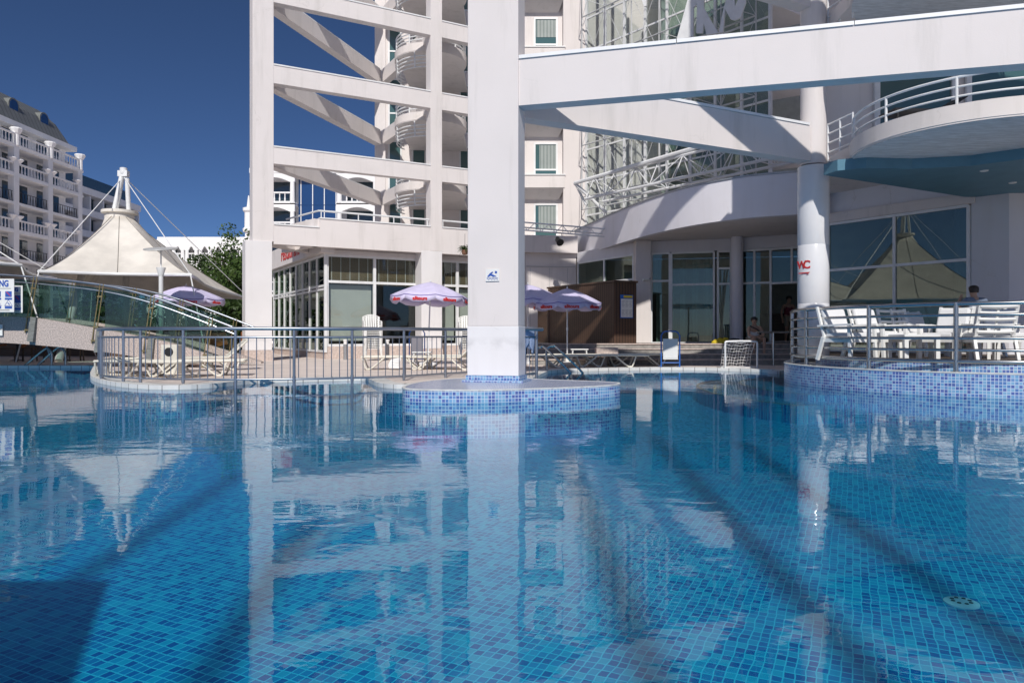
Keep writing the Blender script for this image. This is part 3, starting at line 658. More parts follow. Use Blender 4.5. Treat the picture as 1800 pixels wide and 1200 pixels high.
# side glazing running back to the left
sdv = (KL - K).normalized(); L_ = (KL - K).length
fr = MB(); sn = Vector((-sdv.y, sdv.x))
for k in range(9):
    q = K + sdv * (L_ * k / 8.0); fr.box((q.x, q.y, 2.15), (.09, .10, 3.7), math.atan2(sdv.y, sdv.x))
for z in (.34, 2.62, 2.75, 3.86): fr.bar((K.x, K.y, z), (KL.x, KL.y, z), .08, .08)
fr.build('side_frame', 'white_metal', rs)
for k in range(8):
    a, bb = K + sdv * (L_ * k / 8 + .06), K + sdv * (L_ * (k + 1) / 8 - .06)
    for z0, z1 in ((.39, 2.57), (2.8, 3.81)):
        mb = MB(); mb.wall(a, bb, z0, z1, .014, -1); mb.build('side_pane', 'glass_dark', rs)
mb = MB(); mb.wall(K - sdv * .3 + sn * .25, KL + sn * .25, 3.92, 4.75, .5, -1); mb.build('fascia', 'cream_paint', rs)
sp = K + sdv * 4.3 + sn * 0.262
tx = text('restaurant', 0.75, 'red_letter', rs, face_mtx((sp.x, sp.y, 4.36), (-sdv.x, -sdv.y, 0)), name='sign_lettering', bold=.012)

# ================================================================== HOTEL (behind)
ho = thing('hotel', 'white hotel tower with round balconies and a glass atrium behind the frames', 'hotel', (2, 33, 0))
# tower wall behind the left frame
mb = MB(); mb.wall((-6.35, 32.9), (1.0, 33.5), 4.4, 24, 1.0, 1); mb.build('tower_wall', 'cream_paint', ho)
mb = MB(); mb.wall((-6.35, 32.9), (-6.0, 41), 4.0, 24, .5, -1); mb.build('side_wall', 'cream_paint', ho)
FLZ = [4.5, 7.38, 10.25, 13.12, 15.99, 18.86]
tw = Vector((1, 0.0816, 0)).normalized(); tn = Vector((tw.y, -tw.x, 0))
def TW(s, z, off=0.0): q = Vector((-6.35, 32.9, 0)) + tw * s + tn * off; return Vector((q.x, q.y, z))
def window_unit(p0, wdir, w_, z0, z1, parent, pane='pane_teal', frame='white_metal', fw=.07, mull=1, trans=None, nrm=None, proud=.05, name='window'):
    """frame with its panes as a sub-part; p0 left foot on the wall face, wdir along the wall"""
    wd = Vector(wdir); wd.z = 0; wd.normalize(); n_ = nrm if nrm is not None else Vector((wd.y, -wd.x, 0))
    p0 = Vector((p0[0], p0[1], 0)); mb = MB()
    xs = [fw / 2 + (w_ - fw) * i / mull for i in range(mull + 1)]
    for x in xs:
        a = p0 + wd * x + n_ * proud / 2; mb.bar((a.x, a.y, z0), (a.x, a.y, z1), fw, proud, up=n_)
    for z in [z0 + fw / 2, z1 - fw / 2] + ([z0 + (z1 - z0) * t_ for t_ in trans] if trans else []):
        a, bb = p0 + n_ * (proud / 2 - .004), p0 + wd * w_ + n_ * (proud / 2 - .004); mb.bar((a.x, a.y, z), (bb.x, bb.y, z), proud, fw)
    f_ = mb.build(name, frame, parent)
    mb = MB(); a, bb = p0 + wd * fw * .5 + n_ * .004, p0 + wd * (w_ - fw * .5) + n_ * .004
    mb.wall((a.x, a.y), (bb.x, bb.y), z0 + fw * .5, z1 - fw * .5, .014, -1 if n_.dot(Vector((-wd.y, wd.x, 0))) < 0 else 1); mb.build('pane', pane, f_)
    return f_
for i, z in enumerate(FLZ):
    window_unit(TW(.62, 0), tw, .62, z + .15, z + 2.55, ho, trans=(.33,))
    for s in (1.7, 3.9, 5.3): window_unit(TW(s, 0), tw, 1.25, z + .05, z + 2.35, ho, mull=2)
# round balconies: slab, upstand and four rails each
bc = Vector((-3.39, 29.7)); br = 1.48
def round_balcony(c, r, z, parent, n=56, a0=0.0, a1=360.0, back=None, rails=(0.30, 0.5, 0.7, 0.92), mat='cream_paint', soff='cream_paint', slab=.24, up=.16, posts=9, rt=.027):
    full = abs(a1 - a0) >= 359
    an = [R(a0 + (a1 - a0) * i / n) for i in range(n + (0 if full else 1))]
    ring = [(c[0] + r * math.cos(t_), c[1] + r * math.sin(t_)) for t_ in an]
    mb = MB(); mb.prism(ring + (back or []), z - slab, z); bal = mb.build('balcony', mat, parent, smooth=True)
    mb = MB(); mb.ribbon([(c[0] + (r + .012) * math.cos(t_), c[1] + (r + .012) * math.sin(t_)) for t_ in an], [(c[0] + (r - .12) * math.cos(t_), c[1] + (r - .12) * math.sin(t_)) for t_ in an], z - slab + .03, z + up, closed=full); mb.build('rim', mat, bal, smooth=True)
    rm = MB()
    for h in rails: rm.tube([(c[0] + (r - .05) * math.cos(t_), c[1] + (r - .05) * math.sin(t_), z + up + h) for t_ in an], rt if h < max(rails) else rt * 1.15, 8, closed=full)
    for i in range(posts):
        t_ = R(a0 + (a1 - a0) * i / (posts if full else posts - 1)); q = (c[0] + (r - .05) * math.cos(t_), c[1] + (r - .05) * math.sin(t_)); rm.tube([(q[0], q[1], z + up - .01), (q[0], q[1], z + up + max(rails))], rt * 1.2, 8)
    rm.build('railing', 'white_metal', bal, smooth=True)
    return bal
BZ = [6.95, 9.7, 12.45, 15.2, 17.95]
for z in BZ:
    bal = round_balcony(bc, br, z, ho, rails=(.14, .28, .42, .56), up=.10)
    mb = MB()      # open rails hanging below the slab edge
    for h in (.42, .56, .70, .84):
        mb.tube([(bc.x + (br - .03 - .12 * (h - .42)) * math.cos(R(a)), bc.y + (br - .03 - .12 * (h - .42)) * math.sin(R(a)), z - h) for a in range(150, 292, 6)], .026, 7)
    for a in (160, 205, 250, 288): mb.tube([(bc.x + (br - .03) * math.cos(R(a)), bc.y + (br - .03) * math.sin(R(a)), z - .2), (bc.x + (br - .08) * math.cos(R(a)), bc.y + (br - .08) * math.sin(R(a)), z - .86)], .03, 7)
    mb.build('hanging_rail', 'white_metal', bal, smooth=True)
    mb = MB(); mb.prism([(bc.x - 1.3, bc.y + .5), (bc.x + 1.3, bc.y + .5), (bc.x + 1.3, 33.4), (bc.x - 1.3, 33.1)], z - .2, z - .03); mb.build('slab_back', 'cream_paint', bal)

# window bay to the right of the pillar
mb = MB(); mb.wall((0.4, 33.3), (2.75, 33.3), 4.6, 24, .5, 1); mb.build('bay_wall', 'cream_paint', ho)
mb = MB(); mb.prism([(2.35, 32.6), (3.38, 32.6), (3.38, 34), (2.35, 34)], .6, 24); mb.build('fin_wall', 'white_paint', ho, bevel=.01)
for zs_ in (5.45, 8.3, 11.23, 14.15, 17.05):
    f_ = window_unit((1.02, 33.3), (1, 0, 0), 1.12, zs_, zs_ + 1.62, ho, fw=.08, trans=(.22,), pane='pane_teal')
    mb = MB(); k_ = random.uniform(0, .45); mb.wall((1.1 + k_, 33.279), (2.06, 33.279), zs_ + random.choice((.4, .4, .7)), zs_ + 1.5, .012, -1); mb.build('curtain', 'curtain', f_)
    mb = MB()     # projecting sill box with a slanted underside
    x0, x1 = .45, 2.42
    mb.add([(x0, 33.298, zs_ - .06), (x0, 32.55, zs_ - .06), (x0, 32.55, zs_ - .62), (x0, 33.298, zs_ - 1.05), (x1, 33.298, zs_ - .06), (x1, 32.55, zs_ - .06), (x1, 32.55, zs_ - .62), (x1 - .25, 33.298, zs_ - 1.05)],
           [(0, 1, 2, 3), (7, 6, 5, 4), (0, 4, 5, 1), (1, 5, 6, 2), (2, 6, 7, 3)]); mb.build('sill_box', 'cream_paint', ho)
    mb = MB(); mb.box(((x0 + x1) / 2, 32.9, zs_ - .035), (x1 - x0 + .06, .79, .045)); mb.build('sill_cap', 'cap_white', ho)

# atrium curtain wall
A0, A1 = Vector((3.42, 32.6)), Vector((9.3, 25.6)); av = (A1 - A0).normalized(); AL = (A1 - A0).length; an_ = Vector((av.y, -av.x))
if an_.y > 0: an_ = -an_
def AT(s, off=0.0): q = A0 + av * s + an_ * off; return (q.x, q.y)
at = MB()
nm = 8
for k in range(nm + 1):
    q = AT(AL * k / nm); at.box((q[0], q[1], 13), (.10, .12, 16), math.atan2(av.y, av.x))
for z in (5.2, 6.4, 7.9, 9.4, 10.9, 12.4, 13.9, 15.4, 18): a, bb = AT(0), AT(AL); at.bar((a[0], a[1], z), (bb[0], bb[1], z), .06, .07)
at.build('atrium_mullions', 'white_metal', ho)
for k in range(nm):
    a, bb = Vector(AT(AL * k / nm + .06)), Vector(AT(AL * (k + 1) / nm - .06))
    mb = MB(); mb.wall(a, bb, 5.0, 21, .016, 1); mb.build('atrium_pane', 'glass_light' if k < 4 else 'glass_green', ho)
mb = MB(); mb.prism([(3.6, 33.6), (3.6, 37.5), (12, 37.5), (12, 28)], 5.0, 5.2); mb.build('atrium_floor', 'room_wall', ho)
mb = MB(); mb.wall((3.4, 35.4), (6.8, 35.4), 5.2, 21, .3, 1); mb.build('atrium_back_wall', 'cream_paint', ho)
mb = MB(); mb.wall((6.8, 35.0), (13, 30), 5.2, 21, .3, 1); mb.build('atrium_back_wall', 'room_wall', ho)
mb = MB(); mb.wall((6.75, 31.2), (6.85, 35.0), 5.2, 21, .2, 1); mb.build('atrium_partition', 'room_wall', ho)
for z in (8.2, 11.2, 14.2):
    mb = MB(); mb.prism([(6.95, 33.0), (6.95, 31.0), (9.2, 27.2), (12.5, 29.5)], z - .25, z); mb.build('gallery_slab', 'grey_wall', ho)
# space-frame trusses in front of the atrium glass
def lattice(parent, rows, s0, s1, n, off, name, dep=.8):
    mb = MB(); st = (s1 - s0) / n
    def Q(k, z, o): q = AT(s0 + st * k, o); return (q[0], q[1], z)
    for zi, z in enumerate(rows):
        mb.tube([Q(0, z, off), Q(n, z, off)], .032, 6); mb.tube([Q(0.5, z + .35, off + dep), Q(n - .5, z + .35, off + dep)], .025, 6)
        for k in range(n):
            for e in ((k, k + .5), (k + 1, k + .5)): mb.tube([Q(e[0], z, off), Q(e[1], z + .35, off + dep)], .014, 5)
            if zi + 1 < len(rows):
                z2 = rows[zi + 1]; mb.tube([Q(k, z, off), Q(k + 1, z2, off)], .012, 5); mb.tube([Q(k + 1, z, off), Q(k, z2, off)], .012, 5)
                mb.tube([Q(k + .5, z + .35, off + dep), Q(k, z2, off)], .012, 5)
        if zi + 1 < len(rows):
            for k in range(n + 1): mb.tube([Q(k, z, off), Q(k, rows[zi + 1], off)], .025, 6)
    return mb.build(name, 'grey_paint', parent, smooth=True)
lattice(ho, (6.6, 9.5, 12.4, 15.3, 18.2), .15, AL - .3, 6, .45, 'atrium_space_frame')
# inclined roof truss over the entrance canopy
def truss(a, b_, h, n, r=.05, rb=.022, upv=Vector((0, 0, 1)), wd=.5):
    mb = MB(); a, b_ = Vector(a), Vector(b_); d = b_ - a; sdv_ = d.cross(upv).normalized() * wd
    T = [a + d * k / n + upv * h for k in range(n + 1)]; B1 = [a + d * (k + .0) / n + sdv_ for k in range(n + 1)]; B2 = [a + d * k / n - sdv_ for k in range(n + 1)]
    mb.tube([T[0], T[-1]], r, 8); mb.tube([B1[0], B1[-1]], r, 8); mb.tube([B2[0], B2[-1]], r, 8)
    for k in range(n + 1):
        for Bq in (B1, B2):
            mb.tube([T[k], Bq[k]], rb, 5)
            if k < n: mb.tube([T[k + 1] if k % 2 else T[k], Bq[k] if k % 2 else Bq[k + 1]], rb, 5)
        mb.tube([B1[k], B2[k]], rb, 5)
    return mb
mb = truss(P(1045, 352, 29.5), P(1470, 262, 21.2), .95, 9, .055, .02); ct = mb.build('canopy_truss', 'white_metal', smooth=True)
tag(ct, 'inclined white steel tube truss above the curved entrance canopy', 'truss')
mb = MB(); mb.tube([P(1010, 322, 29.5), P(1066, 374, 29.5)], .07, 8); mb.tube([P(1010, 322, 29.5), P(1235, 256, 25.2)], .08, 8); mb.tube([P(1012, 324, 29.8), P(1030, 360, 29.8)], .05, 8)
mb.tube([P(1045, 352, 29.5), P(1012, 324, 29.5)], .03, 6); mb.build('strut', 'white_metal', ct, smooth=True)

# solid white letter shapes stand in for a sign reflected in the atrium glass
lt = thing('reflected_letters', 'large white letter shapes added before the atrium glass for a reflected sign', 'sign', (7, 27, 14))
def LP(zx, zy, Y=26.6): return P(1020 + zx / 4.2857, zy / 4.2857, Y - (zx - 700) / 500 * 1.35)
for outl in ([(825, -60), (725, 300), (850, 275), (852, 60), (880, 25), (872, 250), (920, 250), (930, 175), (950, 265), (1042, 250), (985, 160), (930, 60), (930, -60)],
             [(1120, -60), (1080, 60), (1042, 250), (1075, 245), (1090, 70), (1130, 145), (1160, 155), (1205, 135), (1245, 20), (1245, -60), (1215, -60), (1165, 50), (1150, -60)],
             [(440, -60), (480, 50), (495, 45), (500, -60)]):
    mb = MB(); mb.poly3([LP(*q) for q in outl], (.05, .06, 0)); mb.build('letter', 'white_metal', lt)

# curved entrance canopy
cpts = [(2.75, 31.2), (3.14, 29.5), (3.75, 26.9), (4.47, 24.3), (5.37, 22.1), (6.56, 20.6), (7.85, 19.9), (8.75, 19.75)]
cv = [(p.x, p.y) for p in spline(cpts, 6)]
can = thing('entrance_canopy', 'broad curved white canopy sweeping over the hotel entrance', 'canopy', (7, 25, 4.8))
mb = MB(); mb.ribbon(cv, offset(cv, .25), 4.3, 5.48); mb.build('fascia', 'lavender_paint', can, smooth=True)
mb = MB(); mb.ribbon(offset(cv, -.03), offset(cv, .27), 5.483, 5.53); mb.build('fascia_cap', 'grey_metal', can, smooth=True)
mb = MB(); mb.prism([tuple(p) for p in offset(cv, .06)] + [(9.0, 20.2), (13, 22.4), (13, 30.9), (2.85, 33)], 4.365, 4.5); mb.build('soffit', 'cream_paint', can)
# entrance glass front
eg = thing('entrance_hall', 'glazed hotel entrance front with white posts under the canopy', 'entrance', (6, 26, LZ))
def glazed(a, b_, n, zs, parent, pane='glass_dark', fr=.07, mat='white_metal', top=3.9):
    a, b_ = Vector(a), Vector(b_); d = (b_ - a); mb = MB(); aa = math.atan2(d.y, d.x)
    for k in range(n + 1):
        q = a + d * k / n; mb.box((q.x, q.y, (zs[0] + zs[-1]) / 2), (fr, fr * 1.2, zs[-1] - zs[0]), aa)
    for z in zs: mb.bar((a.x, a.y, z), (b_.x, b_.y, z), fr, fr)
    f_ = mb.build('glazing_frame', mat, parent)
    for k in range(n):
        p, q = a + d * k / n + d.normalized() * fr / 2, a + d * (k + 1) / n - d.normalized() * fr / 2
        for i in range(len(zs) - 1):
            mb = MB(); mb.wall(p, q, zs[i] + fr / 2, zs[i + 1] - fr / 2, .014, 1); mb.build('pane', pane, f_)
    return f_
E0, E1 = (5.1, 26.0), (7.7, 25.2)
glazed((2.75, 29.4), (4.5, 26.3), 2, (LZ, 3.0, 3.9), eg, 'glass_green')
glazed(E0, (5.72, 25.8), 1, (LZ, 2.9, 3.9), eg, 'glass_green'); glazed((5.78, 25.78), (7.2, 25.35), 1, (LZ, 2.75, 3.9), eg, 'glass_green')
glazed((7.32, 25.3), (7.75, 25.2), 1, (LZ, 2.75, 3.3, 3.9), eg, 'glass_dark')
glazed((8.0, 25.1), (8.95, 24.6), 2, (LZ, 2.75, 3.9), eg, 'glass_dark'); glazed((8.95, 24.6), (10.1, 23.8), 2, (2.72, 3.9), eg, 'glass_green')
mb = MB(); mb.prism([(4.48, 25.7), (5.02, 25.7), (5.02, 26.25), (4.48, 26.25)], LZ, 4.355); mb.build('square_post', 'white_paint', eg, bevel=.01)
mb = MB(); mb.lathe([(.2, LZ), (.2, 4.355)], (7.87, 24.85, 0), 28); mb.build('round_post', 'lavender_paint', eg, smooth=True)
mb = MB()
for a, bb in (((2.7, 29.5), (4.5, 26.3)), ((5.0, 26.03), (7.72, 25.2)), ((7.72, 25.2), (10.3, 23.7)), ((10.3, 23.7), (10.4, 22))): mb.wall(a, bb, 3.94, 4.355, .3, 1)
mb.build('lintel', 'grey_wall', eg)
mb = MB(); mb.wall((2.4, 33), (13, 31), LZ, 4.355, .2, 1); mb.wall((13, 31), (13, 20), LZ, 4.355, .2, 1); mb.build('lobby_back_wall', 'room_wall', eg)
mb = MB(); mb.prism([(2.6, 29.7), (5, 26.3), (10, 24.2), (12.8, 22), (12.8, 31), (2.6, 33)], LZ - .02, LZ + .012); mb.build('lobby_floor', 'slate', eg)
mb = MB(); mb.box((6.4, 28.2, 1.6), (1.6, .7, 1.9), -.3); mb.build('lobby_counter', 'dark_wood', eg); mb = MB(); mb.box((9.6, 27.4, 1.2), (2.0, .7, 1.1), -.4); mb.build('lobby_counter', 'dark_wood', eg)
mb = MB()
for k in range(5): mb.box((5.5 + k * .42, 26.6 - k * .11, 2.2), (.2, .05, 3.1), -.25)
mb.build('curtain', 'curtain', eg)
mb = MB(); mb.wall((.55, 29.2), (2.66, 29.5), LZ, 4.3, .25, 1); wl = mb.build('lobby_side_wall', 'white_paint', eg)
mb = MB()
for x in (.75, 1.55, 2.3): mb.box((x, 29.21 + (x - .55) * .14, 2.2), (.012, .02, 3.0), .14)
for z in (3.75,): mb.box((1.6, 29.32, z), (2.05, .03, .02), .14)
mb.build('panel_joint', 'grey_metal', wl)
mb = MB(); mb.wall((.45, 28.9), (2.7, 29.25), 4.3, 5.0, 1.5, 1); mb.build('overhang', 'white_paint', eg)
# glazing beside the terrace
g0, g1 = (8.9, 20.0), (10.95, 17.05)
glazed(g0, (9.95, 18.49), 1, (TZ, 2.75, 4.04), eg, 'glass_mirror'); glazed((9.95, 18.49), g1, 1, (TZ, 2.75, 4.04), eg, 'glass_mirror')
mb = MB(); mb.wall((8.75, 20.1), (10.98, 16.9), 4.08, 4.34, .3, 1); mb.build('terrace_window_head', 'white_paint', eg)
mb = MB(); mb.wall((8.83, 20.15), (11.03, 16.98), 4.342, 6.2, .25, 1); mb.build('upper_wall', 'lavender_paint', eg)
mb = MB(); mb.wall((9.2, 21.6), (12.9, 18.9), LZ, 4.4, .2, 1); mb.build('inner_wall', 'room_wall', eg)
mb = MB(); mb.prism([(10.98, 17.0), (11.5, 16.45), (14.5, 16.45), (14.5, 18.5), (11.5, 18.5)], .2, 4.9); mb.build('end_wall', 'grey_wall', eg, bevel=.01)

# ------------------------------------------------------------------ guest wing with big round balconies over the terrace
gw = thing('guest_wing', 'white guest wing with wide round balconies carried above the terrace', 'hotel wing', (9, 14, 4))
mb = MB(); mb.prism([(6.4, 14.6), (6.5, 14.2), (6.95, 13.96), (7.9, 14.05), (8.9, 13.8), (9.6, 13.2), (11, 12.6), (14, 12.3), (14, 17.2), (10.75, 16.9)], 4.22, 4.44); mb.build('terrace_ceiling', 'ceiling_blue', gw)
mb = MB()
for px, py in ((1730, 300), (1780, 321)): q = G(px, py, 4.22); mb.lathe([(.07, 4.205), (.08, 4.224)], (q.x, q.y, 0), 16)
mb.build('downlight', 'cap_white', gw)
mb = MB(); mb.prism([(6.72, 15.85), (7.3, 15.75), (14, 15.9), (14, 23), (9.7, 22.6)], 4.9, 22); mb.build('wing_wall', 'cream_paint', gw)
gb = Vector((8.78, 13.42)); gr = 2.17
for z in (4.76, 7.85, 11.0, 14.1):
    bk = [(gb.x - gr, 15.74), (gb.x + gr, 15.74)]
    bal = round_balcony(gb, gr, z, gw, n=64, rails=(.14, .30, .46), slab=.32, up=.0, posts=11, rt=.02, mat='white_paint')
    mb = MB(); mb.lathe([(gr - .03, z - .335), (gr - .03, z - .322)], (gb.x, gb.y, 0), 64); mb.build('soffit', 'soffit_blue', bal)
    mb = MB(); mb.prism([(gb.x - gr + .2, gb.y + .6), (gb.x + gr - .2, gb.y + .6), (gb.x + gr - .2, 15.7), (gb.x - gr + .2, 15.7)], z - .30, z - .01); mb.build('slab_back', 'white_paint', bal)
    window_unit((8.0, 15.745), (1, .0224, 0), 1.85, z + .02, z + 2.3, gw, mull=1, fw=.12, pane='pane_teal', proud=.07)
    window_unit((10.05, 15.79), (1, .0224, 0), 2.6, z + .02, z + 2.3, gw, mull=1, fw=.12, pane='pane_teal', proud=.07)
    # small straight rail of the side stair
    sr = MB()
    for h in (.1, .3, .5, .7, .9): sr.tube([(6.8, 15.3, z - .2 + h), (6.95, 14.5, z - .2 + h)], .018, 6)
    for s in (0, .5, 1): q = Vector((6.8, 15.3, 0)).lerp(Vector((6.95, 14.5, 0)), s); sr.tube([(q.x, q.y, z - .45), (q.x, q.y, z + .72)], .02, 6)
    sr.build('side_rail', 'white_metal', gw, smooth=True)
# dark loungers glimpsed on the balcony
for k, (px, D, lab) in enumerate(((1625, 13.3, 'dark sun lounger on the round balcony, half hidden by its rim'), (1740, 13.6, 'dark lounger with raised back on the round balcony'))):
    q = P(px, 178, D); mb = MB(); b0 = Vector((q.x, q.y, 4.77))
    lr = thing('balcony_lounger', lab, 'lounger', b0)
    mb.bar(b0 + Vector((-.7, 0, .32)), b0 + Vector((.25, .1, .32)), .5, .05); mb.bar(b0 + Vector((.25, .1, .32)), b0 + Vector((.72, .15, .62)), .5, .05); mb.build('seat', 'black', lr)
    mb = MB()
    for x in (-.6, .5):
        for y in (-.2, .25): mb.tube([b0 + Vector((x, y, 0)), b0 + Vector((x, y, .33))], .02, 6)
    mb.build('leg_frame', 'black', lr)

# flat roof and leaning masts behind the camera, unseen, added to shade the pool floor
kz = thing('shade_roof', 'added unseen flat roof on posts behind the viewpoint, shading the pool floor', 'shade roof', (-6, -3, 0))
mb = MB(); mb.prism([(-9, -.5), (-2.5, -.45), (-1.85, -1.9), (-1.5, -5.2), (-9, -5.2)], 3.0, 3.2); mb.build('roof', 'cap_white', kz)
mb = MB()
for x, y in ((-8.6, -.9), (-3.2, -.9), (-8.6, -4.9), (-2.6, -4.9)): mb.tube([(x, y, FLOOR_Z), (x, y, 3.0)], .06, 10)
mb.build('post', 'steel', kz)
for xa, xb, yt in ((.60, .68, 10.0), (1.55, 2.02, 10.3), (2.35, 3.1, 9.6), (-2.5, -2.85, 7.5), (-1.33, -1.57, 5.5)):
    # each mast leans a little so that its shade lies where the photo has it
    MYm = -16.0; kk = math.tan(R(38.5)); za, zb = kk * (3.3 - MYm) - .5, kk * (yt - MYm) - .5; dxr = math.tan(R(1.5))
    pa, pb = xa - dxr * (3.3 - MYm), xb - dxr * (yt - MYm); s_ = (pb - pa) / (zb - za)
    mb = MB(); mb.tube([(pa - s_ * za, MYm, .05), (pb, MYm, zb)], [.10, .075], 10)
    tag(mb.build('shadow_mast', 'white_metal', smooth=True), 'added unseen mast behind the viewpoint, casting a shadow band on the pool floor', 'mast', 'added shadow masts behind the viewpoint')

# ================================================================== FENCE IN THE WATER
fpts = [(176, 655, .0), (172, 662, 0), (178, 672, 0), (200, 676.5, 0), (217, 677.5, 0), (247, 679, 0), (322, 681, 0), (414, 681.5, 0), (517, 680.5, 0), (619, 678, 0), (710, 674.5, 0), (783, 669, 0), (830, 666, 0)]
fp = [G(x, y, 0) for x, y, _ in fpts]
fe = thing('pool_fence', 'long grey steel railing with thin bars standing in the pool water', 'fence', (fp[6].x, fp[6].y, 0))
fs = spline(fp, 8); TOP = 1.06
def ftube(z, r): 
    mb = MB(); mb.tube([(p.x, p.y, z) for p in fs], r, 10); return mb
ftube(TOP, .034).build('top_rail', 'fence_steel', fe, smooth=True); ftube(.905, .02).build('rail', 'fence_steel', fe, smooth=True); ftube(.15, .02).build('rail', 'fence_steel', fe, smooth=True)
for p in [fp[i] for i in (0, 2, 4, 5, 6, 7, 8, 9, 10, 11)]:
    mb = MB(); mb.tube([(p.x, p.y, -.45), (p.x, p.y, TOP - .03)], .026, 10); mb.tube([(p.x, p.y, .10), (p.x, p.y, .2)], .032, 10); mb.tube([(p.x, p.y, .87), (p.x, p.y, .94)], .032, 10); mb.build('post', 'fence_steel', fe, smooth=True)
ln = 0; step = .145; nx = .1; nb_ = 0; proto_b = None
for a, bb in zip(fs[:-1], fs[1:]):
    d = (bb - a).length
    while ln + d >= nx and nb_ < 99:
        p = a + (bb - a) * ((nx - ln) / d); nx += step; nb_ += 1
        if proto_b is None:
            mb = MB(); mb.tube([(0, 0, .15), (0, 0, .905)], .0085, 6); proto_b = mb.build('baluster', 'fence_steel', smooth=True); proto_b.parent = fe; proto_b.location = Vector((p.x, p.y, 0)) - wloc(fe)
        else:
            c_ = proto_b.copy(); C.objects.link(c_); c_.location = Vector((p.x, p.y, 0)) - wloc(fe)
    ln += d
# end of the fence right of the pillar
fr2 = thing('fence_end', 'short end piece of steel railing with a towel hung on it right of the pillar', 'fence', (.45, 13.4, 0))
e0, e1 = G(943, 668, 0), Vector((.12, 14.2, 0))
mb = MB(); mb.tube([(e0.x + .12, e0.y - .1, TOP), (e1.x, e1.y, TOP)], .036, 10); mb.build('top_rail', 'fence_steel', fr2, smooth=True)
mb = MB(); mb.tube([(e0.x, e0.y, .9), (e1.x, e1.y, .9)], .02, 8); mb.tube([(e0.x, e0.y, .15), (e1.x, e1.y, .15)], .02, 8); mb.build('rail', 'fence_steel', fr2, smooth=True)
mb = MB(); mb.tube([(e0.x, e0.y, -.45), (e0.x, e0.y, TOP)], .034, 10); mb.build('post', 'fence_steel', fr2, smooth=True)
for k in range(1, 5):
    q = e0.lerp(e1, k / 5); mb = MB(); mb.tube([(q.x, q.y, .15), (q.x, q.y, .9)], .0085, 6); mb.build('baluster', 'fence_steel', fr2)
tq = e0.lerp(e1, .42); mb = MB(); n = 14
for sgn in (-1, 1):
    vs = []; fs_ = []
    for i in range(n + 1):
        for j in range(9):
            h = j / 8; sway = .02 * math.sin(i * 1.3 + j * .4) * h
            q = e0.lerp(e1, .20 + .5 * i / n); vs.append((q.x + sgn * (.04 + sway) - .02 * h, q.y + sgn * (.035 + sway), TOP + .04 - h * (.34 + .12 * math.sin(i * .5 + 1) + (.1 if sgn > 0 else 0))))
    for i in range(n):
        for j in range(8): fs_.append((i * 9 + j, i * 9 + j + 1, (i + 1) * 9 + j + 1, (i + 1) * 9 + j))
    mb.add(vs, fs_)
tw_ = mb.build('towel', 'towel_blue', loc=(tq.x, tq.y, 1), smooth=True); so = tw_.modifiers.new('thick', 'SOLIDIFY'); so.thickness = .012
tag(tw_, 'crumpled pale blue towel hanging over the railing end right of the pillar', 'towel')

# ================================================================== TERRACE RAILING
trl = thing('terrace_railing', 'curved polished steel railing of six bars round the raised terrace', 'railing', (6.6, 11.4, .37))
rp = offset(tc_, 0.16); rp = [p for p in rp]
i0 = 6
zz = (.535, .71, .895, 1.07, 1.255, 1.43)
for k, z in enumerate(zz):
    mb = MB(); pts = rp[i0 + (1 if k == 5 else 0):]; mb.tube([(p.x, p.y, z) for p in pts], .034 if k in (0, 5) else .024, 10); mb.build('top_rail' if k == 5 else 'rail', 'steel', trl, smooth=True)
def near_px(px): return min(range(len(rp)), key=lambda i: abs(900 + F * rp[i].x / rp[i].y - px) + (0 if rp[i].y < 15.5 else 1e3))
acc = [near_px(1518), near_px(1685)]
for i in [i0 + 2, near_px(1421) if near_px(1421) > i0 + 3 else i0 + 7] + acc + [acc[-1] + 7, acc[-1] + 13]:
    if i < len(rp):
        p = rp[i]; mb = MB(); mb.tube([(p.x, p.y, .36), (p.x, p.y, 1.45)], .036, 12); mb.tube([(p.x, p.y, .36), (p.x, p.y, .38)], .07, 12)
        for z in zz: mb.box((p.x, p.y, z), (.075, .075, .03))
        mb.build('post', 'steel', trl, smooth=True)

